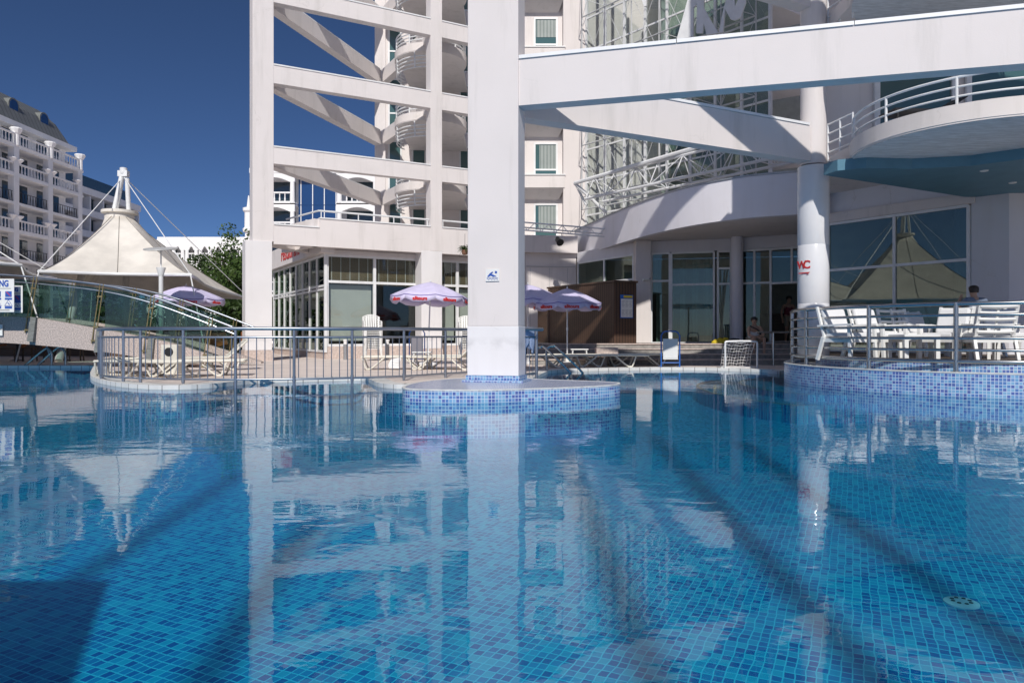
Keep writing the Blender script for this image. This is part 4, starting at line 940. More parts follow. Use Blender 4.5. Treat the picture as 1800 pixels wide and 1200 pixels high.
# ================================================================== PARASOLS
def parasol(root, Rr=1.13, ztop=2.4, zr=1.98, val=.20, logo=True, nseg=8, a0=0.2, pole_z0=.0):
    mb = MB(); rings = 7; sub = 4; NN = nseg * sub; vs = []
    def rad(j, fr): 
        a = a0 + 2 * math.pi * j / NN; seg = (j % sub) / sub; chord = math.cos(math.pi / nseg) / math.cos((seg - .5) * 2 * math.pi / nseg)
        return Rr * fr * chord / 1.0, a
    for i in range(rings + 1):
        fr_ = i / rings
        for j in range(NN):
            r, a = rad(j, max(fr_, .02)); seg = (j % sub) / sub; sag = .035 * fr_ * math.sin(seg * math.pi)
            vs.append((r * math.cos(a), r * math.sin(a), ztop - (ztop - zr) * (fr_ ** 1.35) - sag))
    fs_ = [(i * NN + j, i * NN + (j + 1) % NN, (i + 1) * NN + (j + 1) % NN, (i + 1) * NN + j) for i in range(rings) for j in range(NN)]
    mb.add(vs, fs_); cnp = mb.build('canopy', 'lavender_cloth', root, smooth=True); s_ = cnp.modifiers.new('thick', 'SOLIDIFY'); s_.thickness = .006
    mb = MB(); hem = MB()
    for k in range(nseg):
        j0 = k * sub; tops = []; 
        for j in range(sub + 1):
            r, a = rad((j0 + j) % NN, 1.0) if j < sub else (Rr, a0 + 2 * math.pi * (k + 1) / nseg)
            if j == 0: r = Rr
            seg = j / sub; z = zr - .035 * math.sin(seg * math.pi)
            tops.append(Vector((r * math.cos(a), r * math.sin(a), z)))
        bots = [p * 1.0 + Vector((p.x * .012, p.y * .012, -val * (0.94 if 0 < i < sub else .62))) for i, p in enumerate(tops)]
        vs = tops + bots; mb.add(vs, [(i, i + 1, sub + 1 + i + 1, sub + 1 + i) for i in range(sub)])
        hem.tube([p + Vector((p.x * .006, p.y * .006, -.012)) for p in tops], .008, 5)
    vl = mb.build('valance', 'lavender_cloth', root, smooth=True); s_ = vl.modifiers.new('thick', 'SOLIDIFY'); s_.thickness = .005
    hem.build('hem', 'violet_hem', vl)
    if logo:
        for k in range(nseg):
            a = a0 + 2 * math.pi * (k + .5) / nseg; rr_ = Rr * math.cos(math.pi / nseg) + .035
            pos = Vector((rr_ * math.cos(a), rr_ * math.sin(a), zr - val * .56 - .02)); text('alltours', .135, 'red_letter', vl, Matrix.Translation(wloc(root)) @ face_mtx(pos, (-math.sin(a), math.cos(a), 0)), bold=.006)
    mb = MB()
    for k in range(nseg):
        a = a0 + 2 * math.pi * k / nseg; mb.tube([(.03 * math.cos(a), .03 * math.sin(a), ztop - .05), (Rr * .5 * math.cos(a), Rr * .5 * math.sin(a), ztop - .03 - (ztop - zr) * .5 ** 1.35), (Rr * .98 * math.cos(a), Rr * .98 * math.sin(a), zr - .012)], .007, 5)
    mb.build('rib', 'white_metal', root)
    mb = MB(); mb.tube([(0, 0, pole_z0), (0, 0, ztop + .02)], .02, 10); mb.tube([(0, 0, ztop + .02), (0, 0, ztop + .07)], [.028, .01], 8); mb.tube([(0, 0, 1.02), (0, 0, 1.1)], .03, 10); mb.build('pole', 'white_metal', root, smooth=True)
    mb = MB(); mb.lathe([(.26, 0), (.27, .03), (.24, .09), (.05, .12), (.04, .3)], (0, 0, pole_z0), 24); mb.build('base', 'plastic_white', root, smooth=True)
def place_parasol(px, D, label, z0=DZ, tilt=(0, 0), **kw):
    t_ = thing('parasol', label, 'parasol', (0, 0, 0), 'lavender parasols by the pool'); parasol(t_, **kw); x = (px - 900) / F * D
    t_.location = (x, D, z0); t_.rotation_euler = (tilt[0], tilt[1], 0); return t_
place_parasol(752, 20.4, 'lavender parasol shading the loungers left of the big pillar', tilt=(-.03, .03), a0=.25)
place_parasol(928, 21.2, 'lavender parasol half hidden behind the big pillar', ztop=2.38, zr=1.93, a0=.1)
place_parasol(997, 20.55, 'lavender parasol in front of the timber cabin', ztop=2.22, zr=1.80, a0=.45, Rr=1.0)
place_parasol(327, 24.6, 'lavender parasol beneath the tent behind the disc lamp', ztop=2.58, zr=2.12, Rr=1.28, a0=.15)

# ================================================================== LOUNGERS
def lounger_proto(name='sun_lounger', up=0.0):
    t_ = thing(name, 'x', 'sun lounger', (0, 0, 0), 'cream sun loungers by the pool')
    zb = .33; mb = MB(); vs = []; prof = [(-.98, .0), (-.6, .0), (0, .0), (.35, .0)]
    L1 = .62; ca, sa = math.cos(up), math.sin(up); prof += [(.35 + L1 * k / 3 * ca, L1 * k / 3 * sa) for k in (1, 2, 3)]
    for x, z in prof:
        for y in (-.30, -.15, 0, .15, .30): vs.append((x, y, zb + z - .02 * (1 - (y / .3) ** 2)))
    fs_ = [(i * 5 + j, i * 5 + j + 1, (i + 1) * 5 + j + 1, (i + 1) * 5 + j) for i in range(len(prof) - 1) for j in range(4)]
    mb.add(vs, fs_); b_ = mb.build('bed', 'lounger_weave', t_); s_ = b_.modifiers.new('thick', 'SOLIDIFY'); s_.thickness = .022
    mb = MB()
    for y in (-.32, .32): mb.tube([(x, y, zb + z) for x, z in prof], .024, 8)
    mb.tube([(prof[0][0], -.32, zb), (prof[0][0] - .03, 0, zb), (prof[0][0], .32, zb)], .022, 8); mb.tube([(prof[-1][0], -.32, zb + prof[-1][1]), (prof[-1][0], .32, zb + prof[-1][1])], .022, 8)
    mb.build('frame', 'lounger_cream', t_, smooth=True)
    for x0, dx in ((-.62, -.2), (.28, .2)):
        mb = MB()
        for y in (-.31, .31):
            mb.tube(spline([(x0 - dx, y, zb - .02), (x0 - dx * .3, y, zb - .14), (x0 + dx * .5, y * 1.02, .06), (x0 + dx * 1.0, y * 1.02, .02), (x0 + dx * 1.3, y * 1.02, .06), (x0 + dx * 1.75, y, zb - .03)], 4), .021, 7)
        mb.tube([(x0 + dx, -.31, .035), (x0 + dx, .31, .035)], .018, 6); mb.build('leg', 'lounger_cream', t_, smooth=True)
    return t_
lp0 = lounger_proto(); lp1 = lounger_proto(up=.75)
LG = [(0, 948, 19.15, .1, 'cream sun lounger beside the pool ladder near the fence end'), (0, 1020, 19.75, .06, 'cream sun lounger in shade below the small white side table'),
      (0, 1075, 19.6, -.04, 'cream sun lounger in front of the timber cabin'), (0, 1128, 20.25, .03, 'sunlit cream sun lounger next to the blue framed board'),
      (0, 706, 18.2, .12, 'cream sun lounger left of the parasol pole behind the railing'), (1, 790, 18.0, -.15, 'cream sun lounger with raised back right of the parasol pole'),
      (0, 812, 18.9, .06, 'cream sun lounger by the chair stack near the pillar'),
      (0, 272, 14.9, 2.75, 'cream sun lounger nearest the white bin at the bridge foot'), (0, 348, 15.3, .22, 'cream sun lounger right of the white bin'),
      (0, 212, 16.0, 1.9, 'cream sun lounger under the edge of the bridge'), (1, 372, 17.6, .5, 'cream sun lounger with raised back at the end of the bridge')]
used = [0, 0]
for kind, px, D, rz, lab in LG:
    src = (lp0, lp1)[kind]; loc = ((px - 900) / F * D, D, DZ)
    if not used[kind]: src.location = loc; src.rotation_euler.z = rz; src['label'] = lab; used[kind] = 1
    else: dup(src, loc, rz, lab)
# towel on a lounger
q = Vector((-2.98, 18.2, 0)); mb = MB(); mb.add([(q.x - .1 + .26 * i + .03 * math.sin(j), q.y - .33 + .02 * math.sin(i * 3 + j), (.38 if j == 0 else .43 - .055 * j)) for i in range(2) for j in range(7)] , [(j, j + 1, 8 + j, 7 + j) for j in range(6)])
tw2 = mb.build('towel', 'cushion', loc=(q.x, q.y, .3)); s_ = tw2.modifiers.new('thick', 'SOLIDIFY'); s_.thickness = .02; tag(tw2, 'white towel draped over a lounger behind the railing', 'towel')

# small white side tables
def side_table(px, D, label, z0=DZ, h=.42, w_=.5):
    x = (px - 900) / F * D; t_ = thing('side_table', label, 'side table', (x, D, z0), 'white plastic side tables')
    mb = MB(); mb.box((x, D, z0 + h), (w_, w_ * .8, .03)); mb.build('tabletop', 'plastic_white', t_, bevel=.01)
    for sx in (-1, 1):
        for sy in (-1, 1):
            mb = MB(); mb.bar((x + sx * (w_ / 2 - .06), D + sy * (w_ * .4 - .06), z0 + h - .02), (x + sx * (w_ / 2 - .01), D + sy * (w_ * .4 - .02), z0), .06, .03); mb.build('leg', 'plastic_white', t_)
side_table(1018, 20.35, 'white plastic side table behind the loungers before the cabin', h=.47)
side_table(742, 19.0, 'white plastic side table under the left parasol')

# ================================================================== STACKED CHAIRS
def mono_chair():
    mb = MB()
    for x, y, dx, dy in ((-.22, -.22, -.05, -.05), (.22, -.22, .05, -.05), (-.2, .2, -.05, .08), (.2, .2, .05, .08)):
        mb.bar((x, y, .42), (x + dx, y + dy, 0), .05, .03)
    mb.box((0, 0, .42), (.46, .44, .025))
    for sx in (-1, 1):
        mb.bar((sx * .25, .2, .42), (sx * .27, .3, .80), .045, .03); mb.tube(spline([(sx * .26, -.2, .40), (sx * .29, -.22, .6), (sx * .29, 0, .65), (sx * .27, .25, .64)], 4), .022, 6)
    for k in range(5): mb.bar((-.15 + .075 * k, .21, .43), (-.15 + .075 * k, .32, .83 + .04 * (1 - ((k - 2) / 2) ** 2)), .045, .016)
    mb.tube(spline([(-.27, .3, .79), (-.15, .325, .845), (0, .33, .87), (.15, .325, .845), (.27, .3, .79)], 4), .02, 6)
    return mb.build('plastic_chair', 'plastic_white')
mc = mono_chair(); first = True
for px, D, n, rz, where in ((655, 24.2, 13, .35, 'left stack under the pale blind'), (822, 23.4, 12, .2, 'right stack beside the big pillar')):
    x = (px - 900) / F * D
    for k in range(n):
        o = mc if first else mc.copy()
        if not first: C.objects.link(o)
        first = False; o.location = (x + .001 * k, D - .012 * k, DZ + .058 * k); o.rotation_euler.z = rz + random.uniform(-.02, .02)
        pos = 'bottom chair' if k == 0 else 'topmost chair' if k == n - 1 else 'chair inside'
        tag(o, f'white plastic armchair, {pos} the {where}' if k not in (0, n - 1) else f'white plastic armchair, {pos} of the {where}', 'chair', 'chairs in the ' + where)

# ================================================================== TERRACE FURNITURE
def armchair():
    t_ = thing('terrace_chair', 'x', 'armchair', (0, 0, 0), 'white slatted armchairs on the terrace'); W = .31
    for sx in (-1, 1):
        mb = MB(); mb.bar((sx * W, -.30, .62), (sx * W, -.33, 0), .05, .055); mb.build('front_leg', 'plastic_white', t_)
        mb = MB(); mb.bar((sx * W, .26, .42), (sx * W, .40, 0), .05, .06); mb.build('rear_leg', 'plastic_white', t_)
        mb = MB(); mb.bar((sx * W, -.36, .64), (sx * W, .38, .62), .065, .032); mb.build('armrest', 'plastic_white', t_)
    mb = MB(); mb.box((0, -.02, .36), (.60, .62, .07)); mb.build('seat', 'plastic_white', t_)
    mb = MB()
    for sx in (-1, 0, 1): mb.bar((sx * .285, .25, .38), (sx * .285, .43, .97), .05 if sx else .03, .035)
    for k in range(5):
        s = .22 + k * .18; mb.tube(spline([(-.28, .25 + .18 * s, .38 + .59 * s), (0, .275 + .18 * s, .37 + .59 * s), (.28, .25 + .18 * s, .38 + .59 * s)], 3), .030, 6)
    mb.build('backrest', 'plastic_white', t_)
    mb = MB(); mb.box((0, -.03, .445), (.54, .58, .10)); mb.build('cushion', 'cushion', t_, bevel=.035)
    mb = MB(); mb.bar((0, .20, .48), (0, .345, .93), .54, .09); mb.build('back_cushion', 'cushion', t_, bevel=.035)
    return t_
ac = armchair(); used_ = False
for px, D, rz, cush, lab in ((1490, 12.9, .42, 1, 'white armchair with cushions beside the column, turned to the low table'), (1545, 13.1, .45, 1, 'white armchair with cushions between the column armchair and the low table'), (1590, 13.8, .1, 0, 'white slatted armchair behind the low table'),
                      (1662, 12.9, -1.0, 1, 'white armchair with thick cushion right of the low table'), (1735, 12.3, 2.95, 0, 'white slatted armchair with its bare back to the railing'),
                      (1765, 13.5, -.4, 1, 'white armchair behind the one that turns its back to the railing'), (1625, 15.2, .3, 1, 'white armchair far back by the terrace windows'), (1712, 15.0, 3.3, 1, 'white armchair carrying the man in blue')):
    loc = ((px - 900) / F * D, D, TZ)
    if not used_: o = ac; o.location = loc; o.rotation_euler.z = rz; o['label'] = lab; used_ = True
    else: o = dup(ac, loc, rz, lab)
    if 'man in blue' in lab: o.scale = (1.1, 1.1, 1.12); o['label'] = 'white armchair carrying the seated person in slate blue'
    if not cush:
        for ch in list(o.children):
            if ch.name.split('.')[0] == 'back_cushion': bpy.data.objects.remove(ch)
def low_table(px, D, label, w_=.62, h=.44):
    x = (px - 900) / F * D; t_ = thing('low_table', label, 'table', (x, D, TZ), 'white low tables on the terrace')
    mb = MB(); mb.box((x, D, TZ + h), (w_, w_, .05)); mb.build('tabletop', 'plastic_white', t_, bevel=.008)
    for sx in (-1, 1):
        for sy in (-1, 1): mb = MB(); mb.box((x + sx * (w_ / 2 - .04), D + sy * (w_ / 2 - .04), TZ + h / 2 - .013), (.07, .07, h - .026)); mb.build('leg', 'plastic_white', t_)
low_table(1604, 12.5, 'white low table between the terrace armchairs near the railing post')
low_table(1712, 13.1, 'white low table behind the bare backed armchair', .55)

# ================================================================== POOL LADDERS
def pxtube(pts, D): return spline([P(x, y, D) for x, y in pts], 5)
ld1 = thing('pool_ladder', 'bent steel ladder rails at the pool edge before the bridge', 'pool ladder', P(80, 643, 20.2))
for pts, D in (([(30, 655), (44, 642), (78, 614), (86, 614), (91, 622), (91, 644)], 20.3), ([(54, 655), (66, 642), (100, 612), (109, 612), (115, 622), (115, 644)], 20.35)):
    mb = MB(); mb.tube(pxtube(pts, D), .03, 8); mb.build('rail', 'grey_metal', ld1, smooth=True)
ld2 = thing('pool_ladder', 'shiny steel ladder rails dipping into the water right of the pillar', 'pool ladder', P(975, 650, 17.5))
for pts, D in (([(943, 628), (944, 613), (951, 610), (959, 612.5), (1003, 655), (996, 664)], 17.4), ([(961, 650), (960.5, 618), (965, 610), (972, 608.5), (980, 612), (1024, 655), (1016, 664)], 17.5)):
    mb = MB(); mb.tube(pxtube(pts, D), .028, 8); mb.build('rail', 'steel', ld2, smooth=True)

# ================================================================== WATER POLO GOAL
GY = 18.75; gx0, gx1 = (1275 - 900) / F * GY, (1331 - 900) / F * GY; gt = .77
gl_ = thing('water_polo_goal', 'small white goal with a rope net at the pool edge', 'goal', ((gx0 + gx1) / 2, GY, DZ))
mb = MB(); mb.tube(spline([(gx0, GY, DZ - .05), (gx0, GY, .4), (gx0, GY, gt - .08), (gx0 + .08, GY, gt), (gx1 - .08, GY, gt), (gx1, GY, gt - .08), (gx1, GY, .4), (gx1, GY, DZ - .05)], 4), .026, 8); mb.tube([(gx0, GY, DZ + .02), (gx0, GY + .55, DZ + .03)], .02, 6); mb.tube([(gx1, GY, DZ + .02), (gx1, GY + .55, DZ + .03)], .02, 6); mb.tube([(gx0 - .08, GY + .1, DZ + .02), (gx1 + .04, GY + .1, DZ + .02)], .016, 6); mb.build('frame', 'white_metal', gl_, smooth=True)
mb = MB()
def net(u_, v_): return Vector((gx0 + .03 + (gx1 - gx0 - .06) * u_, GY + .05 + .5 * (1 - v_) ** .7 + .12 * math.sin(u_ * math.pi), DZ + .03 + (gt - .08) * v_ * (1 - .07 * math.sin(u_ * math.pi))))
for i in range(11): mb.tube([net(i / 10, j / 8) + Vector((.012 * math.sin(i * 2 + j), 0, 0)) for j in range(9)], .006, 4)
for j in range(9): mb.tube([net(i / 10, j / 8) + Vector((0, 0, .012 * math.sin(i * 1.7 + j))) for i in range(11)], .006, 4)
mb.build('net', 'cap_white', gl_)

# ================================================================== BOARDS IN BLUE FRAMES
def board(px, D, label, z0, rz=0.0, w_=.50, h=.98):
    x = (px - 900) / F * D; t_ = thing('notice_stand', label, 'stand', (x, D, z0), rz=0)
    mb = MB()
    pts = [(-w_ / 2, 0), (-w_ / 2, h - .12), (-w_ / 2 + .05, h - .03), (-w_ / 4, h), (w_ / 4, h), (w_ / 2 - .05, h - .03), (w_ / 2, h - .12), (w_ / 2, 0)]
    mb.tube([(x + a, D, z0 + z) for a, z in pts], .019, 8); mb.tube([(x - w_ / 2, D, z0 + .13), (x + w_ / 2, D, z0 + .13)], .016, 8); mb.tube([(x - w_ / 2, D, z0 + .05), (x - w_ / 2, D + .3, z0 + .02)], .016, 6); mb.tube([(x + w_ / 2, D, z0 + .05), (x + w_ / 2, D + .3, z0 + .02)], .016, 6); mb.build('frame', 'blue_frame', t_, smooth=True)
    mb = MB(); mb.box((x, D, z0 + .50), (w_ - .10, .03, h - .42)); mb.box((x, D - .018, z0 + .50), (w_ - .16, .008, h - .48)); mb.build('panel', 'plastic_white', t_, bevel=.004); t_.location = (x, D, z0)
    return t_
board(1178.5, 19.25, 'blank white board in a blue tube frame at the pool edge', DZ)
board(733, 22.2, 'white board in a blue frame behind the railing', DZ, h=1.05, w_=.48)

# ================================================================== TIMBER CABIN
cb = thing('timber_cabin', 'dark brown vertical board cabin on the entrance landing', 'cabin', (3.2, 22.4, LZ))
H0 = 2.66
ca = [(1.30, 25.6), (3.21, 22.35), (3.98, 22.75), (3.9, 25.3)]
mb = MB()
for i in range(4): mb.wall(ca[i], ca[(i + 1) % 4], LZ, H0 - .06, .08, 1)
mb.build('board_wall', 'wood_slats', cb)
mb = MB(); mb.prism([(1.25, 25.65), (3.2, 22.28), (4.03, 22.72), (3.95, 25.4)], H0 - .055, H0); mb.build('roof', 'dark_wood', cb)
mb = MB(); mb.wall((1.0, 27.6), (1.95, 25.3), LZ, 2.45, .08, 1); mb.build('door', 'wood_slats', cb)
d = (Vector(ca[2]) - Vector(ca[1])).normalized(); n_ = Vector((d.y, -d.x)); pc = Vector(ca[1]).lerp(Vector(ca[2]), .53) + n_ * .03
sgn = thing('rules_board', 'rules board with yellow heading on the dark timber cabin', 'sign', (pc.x, pc.y, 1.6)); D3 = Vector((d.x, d.y, 0)); N3 = Vector((n_.x, n_.y, 0)); c3 = Vector((pc.x, pc.y, 1.84))
def plate(c, w_, h, off, mat, name, par):
    mb = MB(); mb.poly3([c + D3 * a * w_ / 2 + Vector((0, 0, b_ * h / 2)) + N3 * off for a, b_ in ((-1, -1), (1, -1), (1, 1), (-1, 1))], N3 * .006); return mb.build(name, mat, par)
plate(c3, .50, .74, .0, 'blue_frame', 'backboard', sgn); plate(c3 - Vector((0, 0, .05)), .45, .58, .008, 'plastic_white', 'sheet', sgn); plate(c3 + Vector((0, 0, .31)) + D3 * .05, .34, .07, .008, 'yellow', 'heading', sgn)
mb = MB()
for j in range(2):
    for i in range(3):
        for k in range(5): q = c3 + D3 * (-.14 + .145 * i) + Vector((0, 0, .17 - j * .29 - k * .042)) + N3 * .016; mb.bar(q - D3 * .055, q + D3 * (.055 - .02 * (k % 3)), .004, .012)
mb.build('printed_lines', 'grey_metal', sgn)

# small things by the entrance
x, D = (1272 - 900) / F * 22.6, 22.6
bg_ = thing('yellow_bag', 'crumpled bright yellow bag lying at the top of the entrance steps', 'bag', (x, D, LZ)); mb = MB()
for i, (dx, dz, r) in enumerate(((-.25, .06, .12), (-.1, .11, .16), (.08, .13, .17), (.2, .08, .13))): mb.lathe([(r * 1.1, 0), (r * 1.2, r * .35), (r * .8, r * .9), (r * .25, r * 1.25)], (x + dx, D + .05 * i, LZ), 14, rz=i)
mb.build('fabric', 'yellow', bg_, smooth=True)
x2 = (1290 - 900) / F * 22.3
mb = MB(); mb.lathe([(.16, 0), (.2, .06), (.17, .17), (.05, .19)], (x2, 22.3, LZ), 10); tag(mb.build('dark_bag', 'black', loc=(x2, 22.3, LZ)), 'small dark bag beside the yellow bag on the landing', 'bag')
hd = thing('step_handrail', 'plain steel handrail going down the entrance steps', 'handrail', (8.0, 21, .5))
mb = MB(); mb.tube([(7.1, 20.6, 1.02), (7.55, 20.6, 1.02), (10, 20.4, 1.02)], .03, 8); mb.tube([(7.4, 20.6, .75), (9.8, 20.4, .75)], .016, 6); mb.tube([(7.4, 20.6, .45), (9.8, 20.4, .45)], .016, 6); mb.build('rail', 'steel', hd, smooth=True)
for x in (7.55, 9.0): mb = MB(); mb.tube([(x, 20.55, DZ), (x, 20.55, 1.0)], .03, 8); mb.build('post', 'steel', hd, smooth=True)
# CCTV, stage light truss, hanging plant, bollard lights
q = P(1140, 491, 25.55); cm = thing('security_camera', 'tiny white security camera on the square entrance post', 'camera', q)
mb = MB(); mb.tube([q, q + Vector((-.22, -.1, -.02))], .05, 10); mb.build('housing', 'plastic_white', cm, smooth=True); mb = MB(); mb.tube([q, q + Vector((.1, .15, .05))], .02, 6); mb.build('bracket', 'grey_metal', cm)
ta, tb = P(915, 404, 27.5), P(1062, 416, 27.5); lt_ = thing('lighting_truss', 'thin white ladder truss holding a stage light above the parasols', 'truss', ta)
mb = MB(); off = Vector((0, 0, .30))
mb.tube([ta, tb], .03, 6); mb.tube([ta + off, tb + off], .03, 6); mb.tube([ta + Vector((0, .3, .15)), tb + Vector((0, .3, .15))], .03, 6)
for k in range(12): u0, u1 = ta.lerp(tb, k / 12), ta.lerp(tb, (k + 1) / 12); mb.tube([u0 if k % 2 else u0 + off, u1 + off if k % 2 else u1], .015, 5)
mb.tube([ta + Vector((-1.2, 1.2, .3)), ta + off], .03, 6); mb.tube([tb + off, tb + Vector((.6, 1.5, .6))], .03, 6); mb.build('truss', 'white_metal', lt_, smooth=True)
q = P(982, 423, 27.4); sl = thing('stage_light', 'black stage spotlight clamped under the thin truss', 'spotlight', q)
mb = MB(); dr = Vector((.1, -.25, -.18)).normalized(); mb.tube([q - dr * .16, q + dr * .1, q + dr * .17], [.10, .13, .15], 14); mb.build('can', 'black', sl, smooth=True); mb = MB(); mb.tube([q + Vector((-.15, 0, 0)), q + Vector((-.1, 0, .3)), q + Vector((.1, 0, .3)), q + Vector((.15, 0, 0))], .015, 6); mb.build('yoke', 'grey_metal', sl)
q = P(817, 437, 25.6); hp = thing('hanging_plant', 'dark wilted hanging plant below the first floor parapet', 'plant', q); mb = MB()
for k in range(60):
    a, l_ = random.uniform(0, 6.28), random.uniform(.1, .3); e = q + Vector((math.cos(a) * l_, math.sin(a) * l_, random.uniform(-.28, .15))); mb.tube([q + Vector((0, 0, -.05)), (q + e) / 2 + Vector((0, 0, .06)), e], [.006, .012, .003], 4)
mb.build('foliage', 'leaf_dark', hp); mb = MB(); mb.lathe([(.05, -.22), (.10, -.2), (.12, -.05)], q, 12); mb.build('pot', 'terracotta', hp); mb = MB(); mb.tube([q + Vector((0, 0, -.05)), q + Vector((0, .1, .55))], .006, 4); mb.build('cord', 'black', hp)
for px, lab in ((607, 'slim grey bollard light left of the chair stack by the plinth'), (681, 'slim grey bollard light right of the chair stack by the plinth')):
    x = (px - 900) / F * 25.2; bl_ = thing('bollard_light', lab, 'bollard', (x, 25.2, DZ), 'bollard lights by the restaurant plinth')
    mb = MB(); mb.lathe([(.07, 0), (.07, .55)], (x, 25.2, DZ), 14); mb.build('post', 'grey_metal', bl_, smooth=True); mb = MB(); mb.lathe([(.06, .55), (.06, .66), (.075, .665), (.075, .72)], (x, 25.2, DZ), 14); mb.build('head', 'cap_white', bl_, smooth=True)
q = G(1690, 1060, FLOOR_Z); dr_ = thing('pool_drain', 'round pale slotted drain cover in the pool floor', 'drain', (q.x, q.y, FLOOR_Z))
mb = MB(); mb.lathe([(.085, 0), (.085, .008), (.07, .014), (.01, .016)], (q.x, q.y, FLOOR_Z), 28); mb.build('cover', 'cap_white', dr_, smooth=True); mb = MB()
for k in range(8): a = k * math.pi / 4; mb.lathe([(.011, .0155), (.010, .018)], (q.x + .045 * math.cos(a), q.y + .045 * math.sin(a), FLOOR_Z), 8)
mb.build('slot', 'black', dr_)
# white bin on the peninsula
x, D = (303 - 900) / F * 16.2, 16.2; bn = thing('white_bin', 'tall white square bin with a round dark hole at the bridge foot', 'bin', (x, D, DZ))
mb = MB(); mb.box((x, D, DZ + .33), (.36, .34, .66)); mb.build('body', 'lounger_cream', bn, bevel=.012); mb = MB(); mb.tube([(x + .0, D - .165, DZ + .5), (x + .0, D - .176, DZ + .5)], .10, 18); mb.build('hole', 'black', bn)

# ================================================================== PEOPLE
def person_mesh(joints, edges, name, mat, parent=None, loc=None, root=0, lv=2):
    bm = bmesh.new(); sk = bm.verts.layers.skin.verify(); vs = []
    off = wloc(parent) if parent is not None else Vector(loc)
    for i, (p, r) in enumerate(joints):
        v = bm.verts.new(Vector(p) - off); rr_ = r if isinstance(r, tuple) else (r, r); v[sk].radius = rr_; v[sk].use_root = (i == root); vs.append(v)
    for a, b_ in edges: bm.edges.new((vs[a], vs[b_]))
    me = bpy.data.meshes.new(name); bm.to_mesh(me); bm.free(); ob = bpy.data.objects.new(name, me); C.objects.link(ob)
    ob.modifiers.new('skin', 'SKIN').use_smooth_shade = True; sb = ob.modifiers.new('sub', 'SUBSURF'); sb.levels = lv; sb.render_levels = lv
    dg = bpy.context.evaluated_depsgraph_get(); m2 = bpy.data.meshes.new_from_object(ob.evaluated_get(dg)); bpy.data.objects.remove(ob)
    m2.name = name; m2.materials.clear(); m2.materials.append(MAT[mat]); m2.shade_smooth(); ob = bpy.data.objects.new(name, m2); C.objects.link(ob)
    if parent is not None: ob.parent = parent
    else: ob.location = loc
    return ob
def figure(base, pose, skin='skin'):
    """pose: dict of joint -> offset from base (front is -Y). Returns the one-piece body."""
    V = lambda k: Vector(base) + Vector(pose[k]); J = []; E = []; idx = {}
    def j(k, r): idx[k] = len(J); J.append((V(k), r)); return idx[k]
    j('pelvis', (.14, .11)); j('waist', (.12, .09)); j('chest', (.15, .10)); j('neck', .055); j('jaw', (.062, .07)); j('skull', (.078, .092)); j('crown', (.06, .07))
    E += [(0, 1), (1, 2), (2, 3), (3, 4), (4, 5), (5, 6)]
    for s in 'lr':
        a = j('sho' + s, .058); b_ = j('elb' + s, .042); c_ = j('wri' + s, .028); E += [(2, a), (a, b_), (b_, c_)]
        h = V('wri' + s); d = (V('wri' + s) - V('elb' + s)).normalized(); side = d.cross(Vector((0, 0, 1)));
        side = side.normalized() if side.length > .1 else Vector((1, 0, 0))
        pm = len(J); J.append((h + d * .055, (.036, .018))); E.append((c_, pm))
        for q in range(4):
            f1 = len(J); J.append((h + d * .095 + side * (.024 - q * .016), .0095)); f2 = len(J); J.append((h + d * (.14 - .012 * abs(q - 1.3)) + side * (.026 - q * .017) + Vector((0, 0, -.018)), .0075)); E += [(pm, f1), (f1, f2)]
        t1 = len(J); J.append((h + d * .06 + side * .045 + Vector((0, 0, -.01)), .0095)); E.append((pm, t1))
        a = j('hip' + s, .088); b_ = j('kne' + s, .058); c_ = j('ank' + s, .036); t_ = j('toe' + s, (.04, .025)); E += [(0, a), (a, b_), (b_, c_), (c_, t_)]
    return J, E, idx
def face(parent, base, pose):
    h = Vector(base) + Vector(pose['skull']); f = Vector(pose['face']).normalized(); s = f.cross(Vector((0, 0, 1))).normalized()
    mb = MB(); mb.tube([h + f * .078 + Vector((0, 0, .012)), h + f * .105 - Vector((0, 0, .03))], [.008, .015], 8); mb.build('nose', 'skin', parent, smooth=True)
    for sg_ in (-1, 1):
        mb = MB(); mb.lathe([(.002, -.012), (.012, 0), (.002, .012)], h + f * .083 + s * sg_ * .032 + Vector((0, 0, .008)), 10); mb.build('eye', 'black', parent, smooth=True)
        mb = MB(); mb.lathe([(.004, -.03), (.016, 0), (.006, .03)], h + s * sg_ * .078 - f * .005 - Vector((0, 0, .012)), 8); mb.build('ear', 'skin', parent, smooth=True)
    mb = MB(); mb.tube([h + f * .082 - s * .024 - Vector((0, 0, .058)), h + f * .088 - Vector((0, 0, .056)), h + f * .082 + s * .024 - Vector((0, 0, .058))], .006, 6); mb.build('mouth', 'maroon', parent)
def hair(parent, base, pose, mat='hair', low=.02, cap=True):
    h = Vector(base) + Vector(pose['skull']); f = Vector(pose['face']).normalized(); bm_ = MB(); vs = []; n = 20
    prof = [(.030, .105), (.062, .095), (.090, .066), (.099, .03), (.098, -.01), (.09, -.05)]
    for r, z in prof:
        for j in range(n):
            a = 2 * math.pi * j / n; d = Vector((math.cos(a), math.sin(a), 0)); frontness = max(0, d.dot(f))
            zz_ = z + (0.055 * frontness if z < .05 else 0) ; rr_ = r * (1.0 - (.13 * frontness if z < .05 else 0)) * (1 + .05 * math.sin(j * 2.7 + z * 40))
            vs.append(h + d * rr_ - f * .012 + Vector((0, 0, zz_ + .008)))
    fs_ = [tuple(range(n))] + [(i * n + j, i * n + (j + 1) % n, (i + 1) * n + (j + 1) % n, (i + 1) * n + j) for i in range(len(prof) - 1) for j in range(n)]
    bm_.add(vs, fs_); bm_.build('hair', mat, parent, smooth=True)
